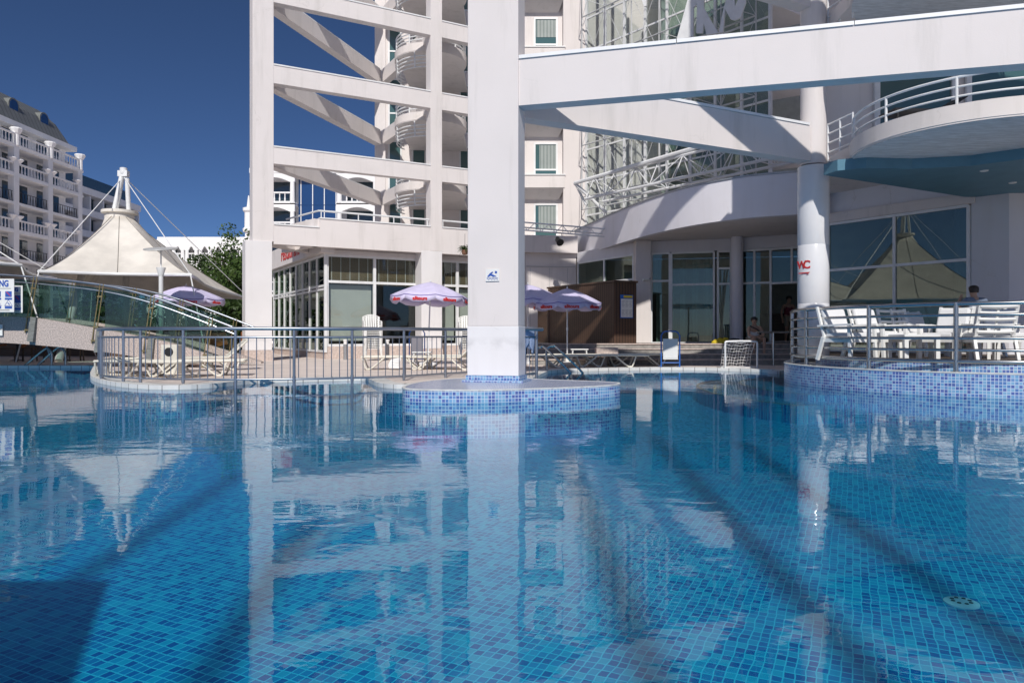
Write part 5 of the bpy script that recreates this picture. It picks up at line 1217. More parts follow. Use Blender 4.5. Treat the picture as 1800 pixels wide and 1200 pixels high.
# woman seated on the top step, forearms on her knees
wx = (1326 - 900) / F * 21.9; wb = (wx, 21.95, LZ)
pose = dict(pelvis=(0, .05, .11), waist=(0, .02, .27), chest=(-.01, -.07, .45), neck=(-.03, -.13, .60), jaw=(-.05, -.19, .65), skull=(-.05, -.18, .735), crown=(-.05, -.17, .79), face=(-.25, -1, -.1),
            shol=(.17, -.10, .52), elbl=(.20, -.28, .28), wril=(-.04, -.40, .24), shor=(-.20, -.10, .52), elbr=(-.23, -.25, .28), wrir=(.0, -.42, .21),
            hipl=(.12, .0, .10), knel=(.17, -.44, .19), ankl=(.14, -.50, -.27), toel=(.15, -.66, -.31), hipr=(-.12, .0, .10), kner=(-.14, -.45, .19), ankr=(-.15, -.46, -.27), toer=(-.16, -.62, -.31))
J, E, ix = figure(wb, pose)
wo_ = person_mesh(J, E, 'person', 'skin', loc=wb); tag(wo_, 'seated person in a white vest and grey shorts on the entrance steps', 'person')
V = lambda k, d=(0, 0, 0): Vector(wb) + Vector(pose[k]) + Vector(d)
person_mesh([(V('pelvis', (0, 0, .02)), (.185, .16)), (V('waist'), (.18, .15)), (V('chest', (0, 0, -.03)), (.20, .155)), (V('chest').lerp(V('shol'), .62) + Vector((0, -.005, .035)), .072), (V('chest').lerp(V('shor'), .62) + Vector((0, -.005, .035)), .072)], [(0, 1), (1, 2), (2, 3), (2, 4)], 'vest', 'shirt_white', wo_)
person_mesh([(V('pelvis'), (.165, .13)), (V('hipl'), .105), (V('hipl').lerp(V('knel'), .75), .082), (V('hipr'), .105), (V('hipr').lerp(V('kner'), .75), .082)], [(0, 1), (1, 2), (0, 3), (3, 4)], 'shorts', 'khaki', wo_)
hair(wo_, wb, pose); face(wo_, wb, pose)
mb = MB(); mb.tube([V('shor', (.02, -.08, .05)), V('chest', (.05, -.17, 0)), V('waist', (.2, -.1, 0))], .02, 6); mb.build('bag_strap', 'black', wo_, smooth=True)
# man seen from behind on the terrace
mx_ = (1716 - 900) / F * 15.0; mbse = (mx_, 15.0, TZ + .64)
p2 = dict(pelvis=(0, -.05, .12), waist=(0, 0, .28), chest=(0, .05, .46), neck=(0, .06, .62), jaw=(.0, .09, .67), skull=(0, .10, .75), crown=(0, .10, .80), face=(-.2, 1, -.1),
          shol=(.19, .04, .53), elbl=(.25, .16, .28), wril=(.12, .34, .26), shor=(-.19, .04, .53), elbr=(-.30, .20, .34), wrir=(-.20, .22, .58),
          hipl=(.1, 0, .1), knel=(.14, .42, .12), ankl=(.14, .46, -.38), toel=(.15, .62, -.42), hipr=(-.1, 0, .1), kner=(-.14, .42, .12), ankr=(-.14, .46, -.38), toer=(-.15, .62, -.42))
J, E, ix = figure(mbse, p2); mn = person_mesh(J, E, 'person', 'skin', loc=mbse); tag(mn, 'dark haired person in a slate blue shirt seated on the terrace, back turned', 'person')
V = lambda k, d=(0, 0, 0): Vector(mbse) + Vector(p2[k]) + Vector(d)
person_mesh([(V('pelvis', (0, 0, .02)), (.17, .14)), (V('waist'), (.165, .13)), (V('chest', (0, 0, .0)), (.18, .13)), (V('shol'), .085), (V('shol').lerp(V('elbl'), .6), .072), (V('shor'), .085), (V('shor').lerp(V('elbr'), .6), .072), (V('neck', (0, 0, -.03)), .075)], [(0, 1), (1, 2), (2, 3), (3, 4), (2, 5), (5, 6), (2, 7)], 'shirt', 'shirt_blue', mn)
person_mesh([(V('pelvis'), (.16, .13)), (V('hipl'), .1), (V('hipl').lerp(V('knel'), .9), .08), (V('hipr'), .1), (V('hipr').lerp(V('kner'), .9), .08)], [(0, 1), (1, 2), (0, 3), (3, 4)], 'shorts', 'khaki', mn)
hair(mn, mbse, p2)
# figure standing in the dark doorway
dx_ = (1386 - 900) / F * 25.6; db = (dx_, 25.6, LZ + .92)
p3 = dict(pelvis=(0, 0, 0), waist=(0, 0, .16), chest=(0, .0, .36), neck=(.0, -.0, .53), jaw=(0, -.05, .58), skull=(0, -.04, .66), crown=(0, -.03, .72), face=(-.4, -1, -.1),
          shol=(.18, 0, .44), elbl=(.24, .02, .16), wril=(.22, -.05, -.08), shor=(-.18, 0, .44), elbr=(-.25, .02, .17), wrir=(-.24, -.06, -.07),
          hipl=(.09, 0, -.04), knel=(.10, -.03, -.46), ankl=(.10, .02, -.86), toel=(.12, -.14, -.90), hipr=(-.09, 0, -.04), kner=(-.10, -.10, -.45), ankr=(-.11, .0, -.84), toer=(-.12, -.16, -.90))
J, E, ix = figure(db, p3); dn = person_mesh(J, E, 'person', 'skin', loc=db); tag(dn, 'person in a dark red top standing inside the dark entrance doorway', 'person')
V = lambda k, d=(0, 0, 0): Vector(db) + Vector(p3[k]) + Vector(d)
person_mesh([(V('pelvis', (0, 0, .05)), (.16, .125)), (V('waist'), (.165, .135)), (V('chest'), (.195, .15)), (V('chest').lerp(V('shol'), .6), .07), (V('chest').lerp(V('shor'), .6), .07)], [(0, 1), (1, 2), (2, 3), (2, 4)], 'top', 'maroon', dn)
person_mesh([(V('pelvis'), (.16, .13)), (V('hipl'), .1), (V('knel', (0, 0, .1)), .08), (V('hipr'), .1), (V('kner', (0, 0, .1)), .08)], [(0, 1), (1, 2), (0, 3), (3, 4)], 'shorts', 'khaki', dn)
hair(dn, db, p3); face(dn, db, p3)

# ================================================================== FOOTBRIDGE
BY = 19.2; BW = 1.7
br_ = thing('footbridge', 'arched footbridge with speckled stone sides, glass panels and steel rails', 'bridge', P(180, 600, BY))
topc = [(-330, 600), (-230, 579), (-120, 563), (-30, 557), (60, 559), (180, 579), (300, 603), (420, 640)]
botc = [(-330, 640), (-230, 624), (-120, 610), (-30, 602), (60, 606), (180, 618), (300, 636), (420, 643)]
tp = spline([P(x, y, BY) for x, y in topc], 6); bt = spline([P(x, y, BY) for x, y in botc], 6)
for yo, nm_ in ((0.0, 'stone_side'), (BW, 'stone_side')):
    mb = MB(); vs = []
    for a, b_ in zip(tp, bt):
        vs += [a + Vector((0, yo, 0)), b_ + Vector((0, yo, 0)), Vector((b_.x, b_.y + yo + .22, b_.z)), Vector((a.x, a.y + yo + .22, a.z))]
    fs_ = []
    for i in range(len(tp) - 1):
        for q in range(4): fs_.append((4 * i + q, 4 * (i + 1) + q, 4 * (i + 1) + (q + 1) % 4, 4 * i + (q + 1) % 4))
    fs_ += [(0, 1, 2, 3), tuple(4 * (len(tp) - 1) + q for q in (3, 2, 1, 0))]
    mb.add(vs, fs_); mb.build(nm_, 'bridge_stone', br_)
mb = MB(); vs = []
for a, b_ in zip(tp, bt):
    m_ = a.z - .3
    vs += [Vector((a.x, BY + .225, m_)), Vector((a.x, BY + .225, max(m_ - .16, -.2))), Vector((a.x, BY + BW - .01, max(m_ - .16, -.2))), Vector((a.x, BY + BW - .01, m_))]
fs_ = [(4 * i + q, 4 * (i + 1) + q, 4 * (i + 1) + (q + 1) % 4, 4 * i + (q + 1) % 4) for i in range(len(tp) - 1) for q in range(4)]
mb.add(vs, fs_); mb.build('walkway', 'plinth_stone', br_)
ra = [(-330, 523), (-230, 503), (-120, 489), (-30, 482), (60, 487), (180, 501), (262, 521), (330, 545), (412, 577)]
def ry(x):
    for (x0, y0), (x1, y1) in zip(ra[:-1], ra[1:]):
        if x0 <= x <= x1: return y0 + (y1 - y0) * (x - x0) / (x1 - x0)
    return ra[-1][1]
def ty(x):
    for (x0, y0), (x1, y1) in zip(topc[:-1], topc[1:]):
        if x0 <= x <= x1: return y0 + (y1 - y0) * (x - x0) / (x1 - x0)
    return topc[-1][1]
for yo in (0.0, BW):
    rr_ = spline([P(x, y, BY) + Vector((0, yo + .1, 0)) for x, y in ra], 6)
    mb = MB(); mb.tube(rr_, .032, 10); mb.build('handrail', 'fence_steel', br_, smooth=True)
    if yo == 0: mb = MB(); mb.tube([p + Vector((0, .03, -.17)) for p in rr_], .018, 8); mb.build('lower_rail', 'fence_steel', br_, smooth=True)
    xs = [-315, -190, -65, 55, 172, 262, 365]
    for xa in xs:
        mb = MB(); t0 = P(xa + 4, ry(xa), BY) + Vector((0, yo + .08, 0)); b0 = P(xa - 6, ty(xa) + 26, BY) + Vector((0, yo - .05, 0))
        for dx in (-.045, .045): mb.tube([t0 + Vector((dx, 0, .02)), b0 + Vector((dx, 0, 0))], .014, 6)
        for s in (.2, .72, .95): q = t0.lerp(b0, s); mb.box(q, (.14, .05, .04))
        p_ = mb.build('post', 'bronze', br_, smooth=True)
        if yo == 0:
            mb = MB(); q = P(xa + 2, ty(xa) + 22, BY); mb.bar(q + Vector((.06, -.02, .36)), q + Vector((.0, -.06, -.30)), .16, .10, up=(0, 1, 0)); mb.build('bracket', 'slate', p_)
    for xa, xb in zip(xs[:-1], xs[1:]):
        xa, xb = xa + 8, xb - 8; mb = MB(); k = 5; vs = []
        for i in range(k + 1):
            x = xa + (xb - xa) * i / k; a, b_ = P(x, ry(x) + 6, BY), P(x, ty(x) - 1.5, BY); yy = BY + yo + .12
            vs += [(a.x, yy, a.z), (b_.x, yy, b_.z), (b_.x, yy + .012, b_.z), (a.x, yy + .012, a.z)]
        mb.add(vs, [(4 * i + q, 4 * i + 4 + q, 4 * i + 4 + (q + 1) % 4, 4 * i + (q + 1) % 4) for i in range(k) for q in range(4)] + [(0, 1, 2, 3), (4 * k + 3, 4 * k + 2, 4 * k + 1, 4 * k)]); mb.build('glass_panel', 'glass_bridge', br_)
# no diving boards fixed before the bridge
def warn(px0, px1, py0, py1, D, label, lw, prow):
    c0, c1 = P(px0, py1, D), P(px1, py0, D); cx_, cz_ = (c0.x + c1.x) / 2, (c0.z + c1.z) / 2; w_, h = c1.x - c0.x, c1.z - c0.z
    t_ = thing('warning_sign', label, 'sign', (cx_, D, cz_)); mb = MB(); mb.box((cx_, D, cz_), (w_, .015, h)); mb.build('plate', 'plastic_white', t_, bevel=.003)
    def at_(u_, v_): return Vector((c0.x + w_ * u_, D - .012, c0.z + h * v_))
    text('NO DIVING', lw, 'blue_letter', t_, face_mtx(at_(.5, .85), (1, 0, 0)) @ Matrix.Diagonal((.72, 1, 1, 1)), bold=.008)
    mb = MB(); mb.box((cx_, D - .011, c0.z + h * .71), (w_ * .86, .004, .012)); mb.box((cx_, D - .011, c0.z + h * .06), (w_ * .8, .004, .018)); mb.build('text_line', 'slate', t_)
    for i in range(prow):
        u_ = (i + .5) / prow
        
        for v_, w2, h2_ in ((.54, .17, .15), (.40, .19, .05), (.14, .19, .06)): q = at_(u_, v_); mb = MB(); mb.box((q.x, D - .0105, q.z), (w2, .004, h2_)); mb.build('blue_field', 'blue_letter', t_)
        mb = MB(); q = at_(u_, .55); mb.bar(q + Vector((-.05, -.001, .05)), q + Vector((.05, -.001, -.05)), .006, .018); mb.build('red_bar', 'red_letter', t_)
        mb = MB(); q = at_(u_, .27); V3 = [q + Vector((-.1, 0, -.07)), q + Vector((.1, 0, -.07)), q + Vector((0, 0, .09))]
        for i2 in range(3): mb.tube([V3[i2], V3[(i2 + 1) % 3]], .005, 4)
        mb.bar(q + Vector((-.02, 0, .01)), q + Vector((.03, 0, -.04)), .006, .02); mb.build('pictogram', 'blue_letter', t_)
warn(-52, 25, 490, 548.5, 18.6, 'larger white NO DIVING board cut off at the edge of the picture', .23, 4)
warn(-14, 40, 502, 549.5, 18.85, 'smaller white NO DIVING board just behind the larger one', .155, 3)
q = P(-6, 580, 19.15); ds = thing('depth_sign', 'little white plate with a dark mark on the bridge side', 'sign', q); mb = MB(); mb.box(q, (.32, .012, .30)); mb.build('plate', 'plastic_white', ds); mb = MB(); mb.box(q + Vector((.03, -.008, .02)), (.22, .004, .03)); mb.build('mark', 'slate', ds)

# ================================================================== TENTS
def tent(name_lab, C_, zr_, rr0, corners, mast_top, legs):
    t_ = thing('tensile_tent', name_lab, 'tent', (C_[0], C_[1], 0), 'cream tensile tents'); n = len(corners); sub = 12; rows = 12; vs = []
    prm = []
    for i in range(n):
        a, b_ = Vector(corners[i]), Vector(corners[(i + 1) % n]); ctr_ = Vector((C_[0], C_[1], 0))
        for j in range(sub):
            u_ = j / sub; p = a.lerp(b_, u_); inn = (ctr_ - p); inn.z = 0; p = p + inn.normalized() * (.45 * math.sin(u_ * math.pi)) * (1 if True else 0); prm.append(p)
    NN = len(prm)
    for r in range(rows + 1):
        f_ = r / rows
        for p in prm:
            d = Vector((p.x - C_[0], p.y - C_[1], 0)).normalized(); ring = Vector((C_[0], C_[1], 0)) + d * rr0
            q = ring.lerp(Vector((p.x, p.y, 0)), f_); q.z = p.z + (zr_ - p.z) * (1 - f_) ** 1.28; vs.append(q)
    mb = MB(); mb.add(vs, [(r * NN + j, r * NN + (j + 1) % NN, (r + 1) * NN + (j + 1) % NN, (r + 1) * NN + j) for r in range(rows) for j in range(NN)])
    cv_ = mb.build('canopy', 'tent_cloth', t_, smooth=True); s_ = cv_.modifiers.new('thick', 'SOLIDIFY'); s_.thickness = .015
    mb = MB()
    for j in range(0, NN, 6): mb.tube([vs[r * NN + j] + Vector((0, 0, .012)) for r in range(rows + 1)], .011, 4)
    mb.build('seam', 'seam', cv_)
    mb = MB(); mb.tube(prm, .055, 8, closed=True); mb.build('edge_tube', 'white_metal', t_, smooth=True)
    mb = MB(); c3_ = Vector((C_[0], C_[1], 0)); mb.lathe([(rr0 * .98, zr_ - .12), (rr0 * 1.02, zr_ + .05), (rr0 * 1.0, zr_ + .15), (rr0 * 1.25, zr_ + .18), (rr0 * 1.25, zr_ + .28), (rr0 * .3, zr_ + .36)], c3_, 28); mb.build('ring_collar', 'tent_cloth', t_, smooth=True)
    mb = MB(); mt = Vector(mast_top)
    for k in range(3): a = k * 2.094 + .4; mb.tube([c3_ + Vector((rr0 * .62 * math.cos(a), rr0 * .62 * math.sin(a), zr_ + .25)), mt + Vector((.12 * math.cos(a), .12 * math.sin(a), -.15))], .085, 10)
    mb.box(mt, (.36, .2, .22)); mb.tube([mt, mt + Vector((0, 0, .22))], .13, 10); mb.build('mast', 'white_metal', t_, smooth=True)
    for cr_ in corners:
        mb = MB(); mb.tube([mt + Vector((0, 0, -.1)), Vector(cr_)], .017, 5); c5 = Vector(cr_); o5 = (c5 - c3_); o5.z = 0; o5.normalize(); mb.tube([c5, c5 + o5 * 1.0 + Vector((0, 0, -c5.z + .1))], .022, 5); mb.build('cable', 'white_metal', t_, smooth=True)
    for a, b_ in legs: mb = MB(); mb.tube([a, b_], .12, 10); mb.build('leg', 'lamp_grey', t_, smooth=True)
    return t_
c1 = [P(67, 477, 22.7), P(335, 483, 24.0), P(437, 526, 33.0), P(250, 505, 36.0)]; c1 = [(-15.1, 22.7, 2.97), (-10.85, 24.0, 2.97), (-12.25, 33.2, 2.62), (-18.6, 31.5, 2.9)]
tent('cream tensile tent with a tall white mast behind the footbridge', (-14.9, 27.0), 5.35, .5, c1, (-14.75, 27.0, 7.05), [((-15.3, 25.6, 3.8), (-14.6, 22.9, .1)), ((-13.8, 27.5, 4.2), (-13.4, 28.5, .1)), ((-15.5, 28.5, 4.2), (-16.2, 30, .1))])
tent('cream tensile tent cut off by the left picture edge', (-21.5, 21.5), 5.6, .5, [(-14.3, 20.7, 2.97), (-16.2, 13.5, 2.9), (-26.5, 14.5, 2.9), (-27.5, 27, 2.9), (-17.2, 27.6, 2.95)], (-21.4, 21.5, 7.3), [((-21, 20, 4.2), (-20.5, 18.8, .1)), ((-21.5, 23, 4.2), (-22, 24.4, .1)), ((-20.4, 22, 4.4), (-18.9, 22.6, .1))])

tent('tall cream tensile tent out to the left, mirrored in the terrace windows', (-21.5, 13.6), 7.2, .5, [(-15.0, 9.8, 3.0), (-27.5, 8.5, 3.0), (-28, 18.5, 3.0), (-15.4, 17.6, 3.0)], (-21.4, 13.6, 9.4), [((-21, 12, 5.2), (-20.5, 10.8, .1)), ((-21.5, 15, 5.2), (-22, 16.4, .1)), ((-20.4, 14, 5.4), (-18.9, 14.6, .1))])

# disc lamp
lx, ly = (283 - 900) / F * 22.0, 22.0; dl = thing('disc_lamp', 'tall white lamp post with a flat grey disc on top', 'street lamp', (lx, ly, DZ))
mb = MB(); mb.tube([(lx, ly, DZ), (lx, ly, 2.95)], .065, 12); mb.tube([(lx, ly, 2.75), (lx, ly, 3.0), (lx, ly, 3.02)], [.066, .14, .14], 14); mb.tube([(lx, ly, 3.0), (lx, ly, 3.55)], .02, 8); mb.build('post', 'white_metal', dl, smooth=True)
mb = MB(); tl = Matrix.Rotation(.2, 3, 'X'); cc_ = Vector((lx, ly, 3.60)); lth = MB(); lth.lathe([(.49, -.02), (.5, 0), (.49, .02)], (0, 0, 0), 40); lth.v = [cc_ + tl @ v for v in lth.v]; lth.build('disc', 'lamp_grey', dl, smooth=True)

# dark restaurant furniture beneath the tents
def cafe_chair():
    t_ = thing('cafe_chair', 'x', 'chair', (0, 0, 0), 'dark cafe chairs under the tents')
    mb = MB(); mb.box((0, 0, .45), (.44, .44, .05)); mb.build('seat', 'dark_wood', t_); mb = MB(); mb.bar((0, .2, .5), (0, .28, .95), .42, .04); mb.build('backrest', 'orange_wood', t_)
    for sx in (-1, 1):
        for sy in (-1, 1): mb = MB(); mb.bar((sx * .19, sy * .19, .44), (sx * .21, sy * .22, 0), .04, .04); mb.build('leg', 'dark_wood', t_)
    return t_
chp = cafe_chair(); fst = True
for k, (px, D, rz, lab) in enumerate(((12, 23.0, 2.2, 'dark cafe chair at the far edge of the bridge underside'), (48, 23.6, 3.4, 'dark cafe chair below the bridge near the ladder'), (96, 23.2, 2.8, 'dark cafe chair behind the ladder tops'), (132, 24.0, 3.9, 'dark cafe chair seen below the bridge next to the railing'),
                                     (400, 25.5, 2.4, 'cafe chair with orange back between bridge end and frame pillar'), (424, 26.2, 3.6, 'cafe chair with orange back tight against the frame pillar'), (385, 27.0, 1.2, 'cafe chair further back near the hedge'))):
    loc = ((px - 900) / F * D, D, DZ)
    if fst: chp.location = loc; chp.rotation_euler.z = rz; chp['label'] = lab; fst = False
    else: dup(chp, loc, rz, lab)
for px, D, lab in ((30, 24.3, 'dark round cafe table below the bridge beside two chairs'), (112, 24.6, 'dark round cafe table behind the ladder'), (408, 26.8, 'dark round cafe table between orange backed chairs')):
    x = (px - 900) / F * D; t_ = thing('cafe_table', lab, 'table', (x, D, DZ), 'dark cafe tables'); mb = MB(); mb.lathe([(.40, .70), (.42, .72), (.40, .745)], (x, D, DZ), 24); mb.build('tabletop', 'dark_wood', t_); mb = MB(); mb.tube([(x, D, DZ), (x, D, DZ + .7)], .035, 8); mb.lathe([(.22, 0), (.22, .02), (.05, .05)], (x, D, DZ), 16); mb.build('stem', 'black', t_)
kb = thing('tent_bar', 'long dark bar counter beneath the tents behind the bridge', 'bar counter', (-15, 30, 0)); mb = MB(); mb.box((-16.5, 29.6, .62), (9.5, .7, 1.1)); mb.build('counter', 'dark_wood', kb); mb = MB(); mb.box((-16.5, 29.55, 1.2), (9.7, .85, .05)); mb.build('countertop', 'slate', kb)

# ================================================================== TREES AND HEDGE
def leaf_cloud(mb, c, rad, n, size, flat=1.0):
    c = Vector(c); vs = []; fs_ = []
    clumps = [Vector((random.gauss(0, .5), random.gauss(0, .5), random.gauss(0, .45))) for _ in range(max(6, n // 55))]
    for i in range(n):
        k = random.choice(clumps); p = k + Vector((random.gauss(0, .14), random.gauss(0, .14), random.gauss(0, .10)))
        if p.length > 1.15: p = p.normalized() * random.uniform(.8, 1.15)
        p = c + Vector((p.x * rad[0], p.y * rad[1], p.z * rad[2])); a = Vector((random.gauss(0, 1), random.gauss(0, 1), random.gauss(0, 1))).normalized(); b_ = a.cross(Vector((random.gauss(0, 1), random.gauss(0, 1), random.gauss(0, 1)))).normalized()
        s = size * random.uniform(.6, 1.3); o = len(vs); vs += [p - a * s, p + b_ * s * .5, p + a * s, p - b_ * s * .5]; fs_.append((o, o + 1, o + 2, o + 3))
    mb.add(vs, fs_)
def tree(x, y, h, rad, label, n=2600, size=.13, mat='leaf_mid', lean=0):
    t_ = thing('tree', label, 'tree', (x, y, 0), 'trees behind the tents'); mb = MB(); top = Vector((x + lean, y, h * .62))
    mb.tube(spline([(x, y, 0), (x + lean * .3, y, h * .3), top], 4), [.2 - .012 * i for i in range(9)], 8)
    for k in range(7): a = k * .9; e = top + Vector((math.cos(a) * rad[0] * .6, math.sin(a) * rad[1] * .6, random.uniform(.0, rad[2] * .7))); mb.tube(spline([top - Vector((0, 0, random.uniform(.2, 1))), (top + e) / 2 + Vector((0, 0, .15)), e], 3), [.08 - .009 * i for i in range(7)], 6)
    mb.build('trunk', 'bark', t_, smooth=True); mb = MB(); leaf_cloud(mb, (x + lean, y, h - rad[2]), rad, n, size); mb.build('crown', mat, t_, fix=False)
tree(-16.2, 41, 7.0, (2.2, 1.8, 2.6), 'bushy green tree right behind the tent near the frame pillar', 5200, .115)
tree(-14.6, 38.5, 5.6, (1.3, 1.3, 1.9), 'smaller loose tree touching the frame pillar', 4200, .10, 'leaf_mid')
tree(-19.5, 44, 5.6, (2.4, 1.8, 2.2), 'broad darker tree behind the tent canopy', 5500, .115, 'leaf_dark')
for i, (x, y, r, lab) in enumerate(((-13.2, 36.2, (2.4, 1.0, 1.7), 'dense clipped hedge between tent and frame pillar'), (-19.0, 35, (3.4, 1.0, 1.6), 'dark hedge seen through the bridge glass'), (-25.5, 34, (3.6, 1.2, 1.8), 'dark hedge behind the cut off tent'))):
    t_ = thing('hedge', lab, 'hedge', (x, y, 0)); mb = MB(); leaf_cloud(mb, (x, y, r[2] * .9), r, 3600, .13); mb.build('foliage', 'leaf_dark', t_, fix=False)
    mb = MB()
    for k in range(9): xx = x + (k - 4) / 4.5 * r[0]; mb.tube([(xx, y, 0), (xx + .1, y + .05, r[2])], [.05, .02], 6)
    mb.build('stem', 'bark', t_)

# ================================================================== HOTELS IN THE DISTANCE
def baluster_rail(mb, a, b_, z, h, step=.42, r=.09):
    a, b_ = Vector((a[0], a[1], 0)), Vector((b_[0], b_[1], 0)); L_ = (b_ - a).length; n = max(2, int(L_ / step)); up = Vector((0, 0, 1))
    mb.bar(a + up * (z + h), b_ + up * (z + h), .22, .14); mb.bar(a + up * (z + .06), b_ + up * (z + .06), .22, .12)
    for k in range(1, n): q = a.lerp(b_, k / n); mb.lathe([(r * .6, z + .1), (r, z + .3), (r * .5, z + .62), (r * .7, z + h - .05)], q, 6)
h1 = thing('seaside_hotel', 'white hotel with mansard roof and balustraded balconies at far left', 'hotel', (-47.4, 70, 0))
FX = -47.4; ys = [57.7, 62.7, 67.7, 72.7, 77.7]; fz = [2.6, 5.4, 8.15, 10.85, 13.55, 16.25, 18.95]
mb = MB(); mb.box((FX - 7.2, 67.9, 10.5), (11, 20.6, 21.2)); mb.build('wall', 'far_paint', h1)
for z in fz: mb = MB(); mb.box((FX - .75, 67.8, z - .12), (2.0, 20.9, .26)); mb.build('floor_slab', 'far_paint', h1)
for y in ys: mb = MB(); mb.box((FX - .05, y, 9.4), (.62, .72, 18.8)); mb.build('column', 'far_paint', h1, bevel=.03)
mb = MB(); mb.box((FX - 1.2, 67.9, 21.3), (1.3, 21, .5)); mb.build('cornice', 'far_paint', h1)
mb = MB(); x0, x1 = FX - 12.6, FX - 1.0
pr = [(x1, 21.6), (x1 - .9, 23.6), (x1 - 2.2, 24.9), (x1 - 3.8, 25.6), (x0 + 3, 25.6), (x0, 21.6)]
ya, yb = 57.4, 77.9
k = len(pr); vs = [(x, ya, z) for x, z in pr] + [(x, yb - (z - 21.6) * .55, z) for x, z in pr]
mb.add(vs, [tuple(range(k)), tuple(range(2 * k - 1, k - 1, -1))] + [(i, i + k, (i + 1) % k + k, (i + 1) % k) for i in range(k)])
mb.build('mansard_roof', 'roof_slate', h1)
for y in (60.2, 65.2, 70.1, 74.7):
    mb = MB(); c5 = Vector((FX - 1.7, y, 22.0)); n = 12
    vs = [c5 + Vector((0, .75 * math.cos(math.pi * i / n), 1.5 + .75 * math.sin(math.pi * i / n))) for i in range(n + 1)] + [c5 + Vector((0, -.75, 0)), c5 + Vector((0, .75, 0))]
    mb.poly3(vs, (-2.2, 0, 0)); dm = mb.build('dormer', 'slate', h1)
    mb = MB(); vs = [c5 + Vector((.03, .58 * math.cos(math.pi * i / n), 1.5 + .58 * math.sin(math.pi * i / n))) for i in range(n + 1)] + [c5 + Vector((.03, -.58, .1)), c5 + Vector((.03, .58, .1))]; mb.poly3(vs, (-.04, 0, 0)); mb.build('pane', 'pane_blue', dm)
for zi, z in enumerate(fz[:-1]):
    for ya, yb in zip(ys[:-1], ys[1:]):
        for y0, w_ in ((ya + .75, 1.5), (ya + 3.1, 1.15)):
            mb = MB(); mb.box((FX - 1.67, y0 + w_ / 2, z + 1.15), (.08, w_, 2.2)); mb.build('window', 'pane_opaque', h1)
        mb = MB()
        if zi % 2 == 1:
            baluster_rail(mb, (FX + .12, ya + .42), (FX + .12, yb - .42), z, 1.0)
            for y in (ya + .5, yb - .5): mb.lathe([(.12, z + 1.05), (.2, z + 1.15), (.42, z + 1.4), (.38, z + 1.48)], (FX + .12, y, 0), 10)
            mb.build('balustrade', 'far_paint', h1)
        else:
            mb.bar((FX + .12, ya + .4, z + 1.0), (FX + .12, yb - .4, z + 1.0), .05, .05)
            for q in range(22): yy = ya + .4 + (yb - ya - .8) * q / 21; mb.bar((FX + .12, yy, z), (FX + .12, yy + .1 * (-1) ** q, z + 1.0), .03, .03)
            mb.build('railing', 'black', h1)
for ya, yb in zip(ys[:-1], ys[1:]):
    mb = MB(); baluster_rail(mb, (FX + .2, ya + .1), (FX + .2, yb - .1), 18.95, 1.05); mb.lathe([(.25, 18.95), (.25, 20.05), (.35, 20.1), (.55, 20.5), (.5, 20.6)], (FX + .2, yb, 0), 10); mb.build('balustrade', 'far_paint', h1)
    mb = MB(); mb.box((FX - 1.66, (ya + yb) / 2, 20.1), (.08, 3.6, 1.7)); mb.build('window', 'pane_opaque', h1)
h2 = thing('terraced_hotel', 'dark banded hotel with long balconies right of the mansard hotel', 'hotel', (-60, 100, 0))
mb = MB(); mb.box((-66, 97, 11), (14, 26, 22)); mb.build('wall', 'grey_wall', h2)
for k in range(7):
    z = 3 + 2.9 * k; mb = MB(); mb.box((-58.3, 97, z), (1.6, 26.4, .9)); mb.build('balcony', 'far_paint', h2)
    mb = MB(); mb.box((-58.97, 97, z + 1.45), (.06, 25.4, 1.9)); mb.build('window', 'pane_opaque', h2)
    for q in range(9 if k < 6 else 0): mb = MB(); mb.box((-58.2, 84.4 + q * 3.15, z + 1.35), (1.4, .25, 1.8)); mb.build('divider', 'far_paint', h2)
mb = MB(); mb.box((-60.5, 90, 23), (3, 10, 1.8)); mb.build('roof_screen', 'dark_wood', h2)
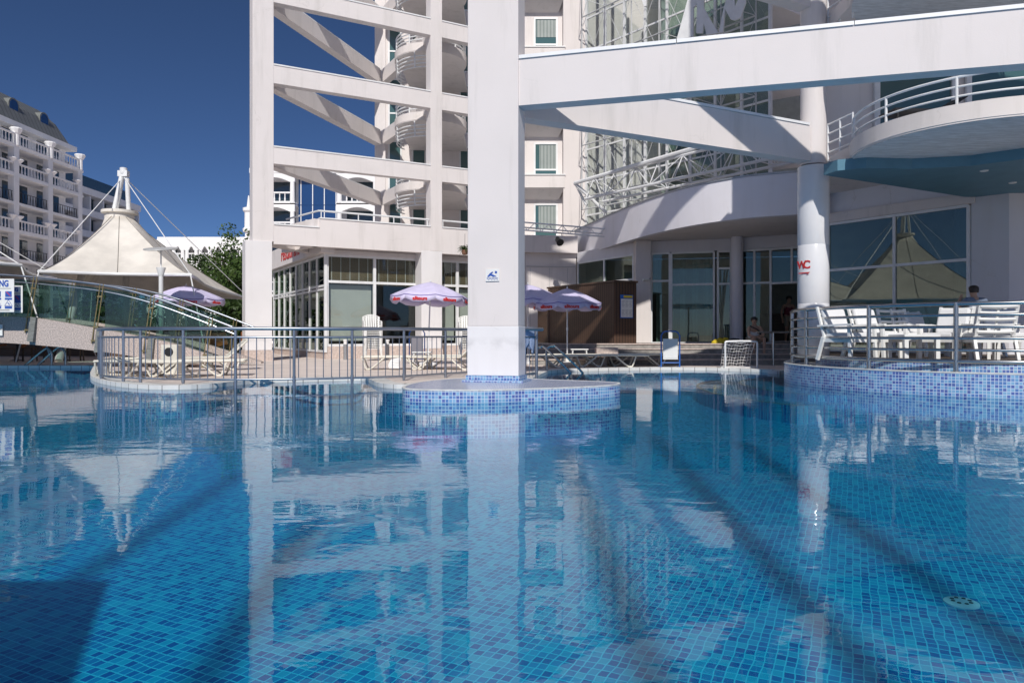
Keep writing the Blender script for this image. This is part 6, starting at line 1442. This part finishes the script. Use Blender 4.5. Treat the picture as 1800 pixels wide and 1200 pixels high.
def arch_hotel(name, label, Y, x0, x1, bays, floors, z0, fh, ztop, blue=(), zt_extra=0):
    t_ = thing(name, label, 'hotel', ((x0 + x1) / 2, Y, 0)); mb = MB(); mb.box(((x0 + x1) / 2, Y + 6, ztop / 2), (x1 - x0, 10, ztop)); mb.build('wall', 'far_paint', t_); bw = (x1 - x0) / bays
    mb = MB(); mb.box(((x0 + x1) / 2, Y + .3, ztop + .25), (x1 - x0 + .8, 3, .5)); mb.box(((x0 + x1) / 2, Y + 1.2, ztop + .75), (x1 - x0 - 2, 2, .5)); mb.build('cornice', 'far_paint', t_)
    for b_ in range(bays):
        xa = x0 + b_ * bw; xb = xa + bw
        for fl in range(floors):
            z = z0 + fl * fh
            if b_ in blue:
                mb = MB(); mb.box(((xa + xb) / 2, Y + .4, z + fh / 2), (bw - .1, .8, fh - .02)); w_ = mb.build('curtain_wall', 'pane_blue', t_); mb = MB()
                for q in range(4): mb.box((xa + .3 + (bw - .6) * q / 3, Y - .03, z + fh / 2), (.08, .06, fh - .1))
                mb.build('mullion', 'far_paint', w_)
                if fl % 2 == floors % 2: mb = MB(); baluster_rail(mb, (xa + bw * .25, Y - .9), (xb - bw * .25, Y - .9), z + .2, 1.1); mb.box(((xa + xb) / 2, Y - .5, z + .05), (bw * .6, 1, .3)); mb.build('balcony', 'far_paint', t_)
                continue
            # arched front: spandrel panel with an arch cut out
            n = 10; arch = [(xa + .55 + (bw - 1.1) * i / n, z + fh - .85 + .45 * math.sin(math.pi * i / n)) for i in range(n + 1)]
            mb = MB(); mb.poly3([Vector((xa, Y - 1.2, z + fh)), Vector((xa, Y - 1.2, z + fh - .85))] + [Vector((x, Y - 1.2, zz_)) for x, zz_ in arch] + [Vector((xb, Y - 1.2, z + fh - .85)), Vector((xb, Y - 1.2, z + fh))], (0, .3, 0)); mb.build('arch', 'far_paint', t_)
            mb = MB(); mb.lathe([(.26, z), (.22, z + fh - .85)], (xa + .28, Y - 1.05, 0), 10); mb.build('column', 'far_paint', t_); mb = MB(); mb.lathe([(.26, z), (.22, z + fh - .85)], (xb - .28, Y - 1.05, 0), 10); mb.build('column', 'far_paint', t_)
            mb = MB(); mb.box(((xa + xb) / 2, Y - .1, z + .0), (bw, 2.2, .24)); mb.build('slab', 'far_paint', t_)
            mb = MB(); baluster_rail(mb, (xa + .5, Y - 1.05), (xb - .5, Y - 1.05), z + .1, 1.0, .5); mb.build('balustrade', 'far_paint', t_)
            mb = MB(); mb.box(((xa + xb) / 2, Y + .97, z + fh / 2 - .1), (bw * .72, .1, fh - .7)); mb.build('window', 'pane_opaque', t_)
    return t_
arch_hotel('arcaded_hotel', 'white arcaded hotel with blue glass bays seen through the concrete frame', 74, -26.5, -9.5, 4, 5, 2.2, 3.05, 17.5, blue=(1,))
tb_ = thing('corner_turret', 'slim white turret peeking out left of the concrete frame', 'turret', (-27.6, 74, 0)); mb = MB(); mb.box((-27.4, 74, 6.8), (.55, .55, 13.6)); mb.build('shaft', 'far_paint', tb_)
mb = MB(); mb.lathe([(.55, 11.6), (.6, 11.9), (.42, 12.1), (.4, 13.6), (.58, 13.8), (.58, 14.1), (.2, 14.2), (.06, 15.4)], (-27.4, 74, 0), 12); mb.build('lantern', 'far_paint', tb_)
h4 = arch_hotel('distant_hotel', 'distant white colonnaded hotel above the tent edge', 92, -47, -31.5, 9, 5, .6, 2.4, 12.6)
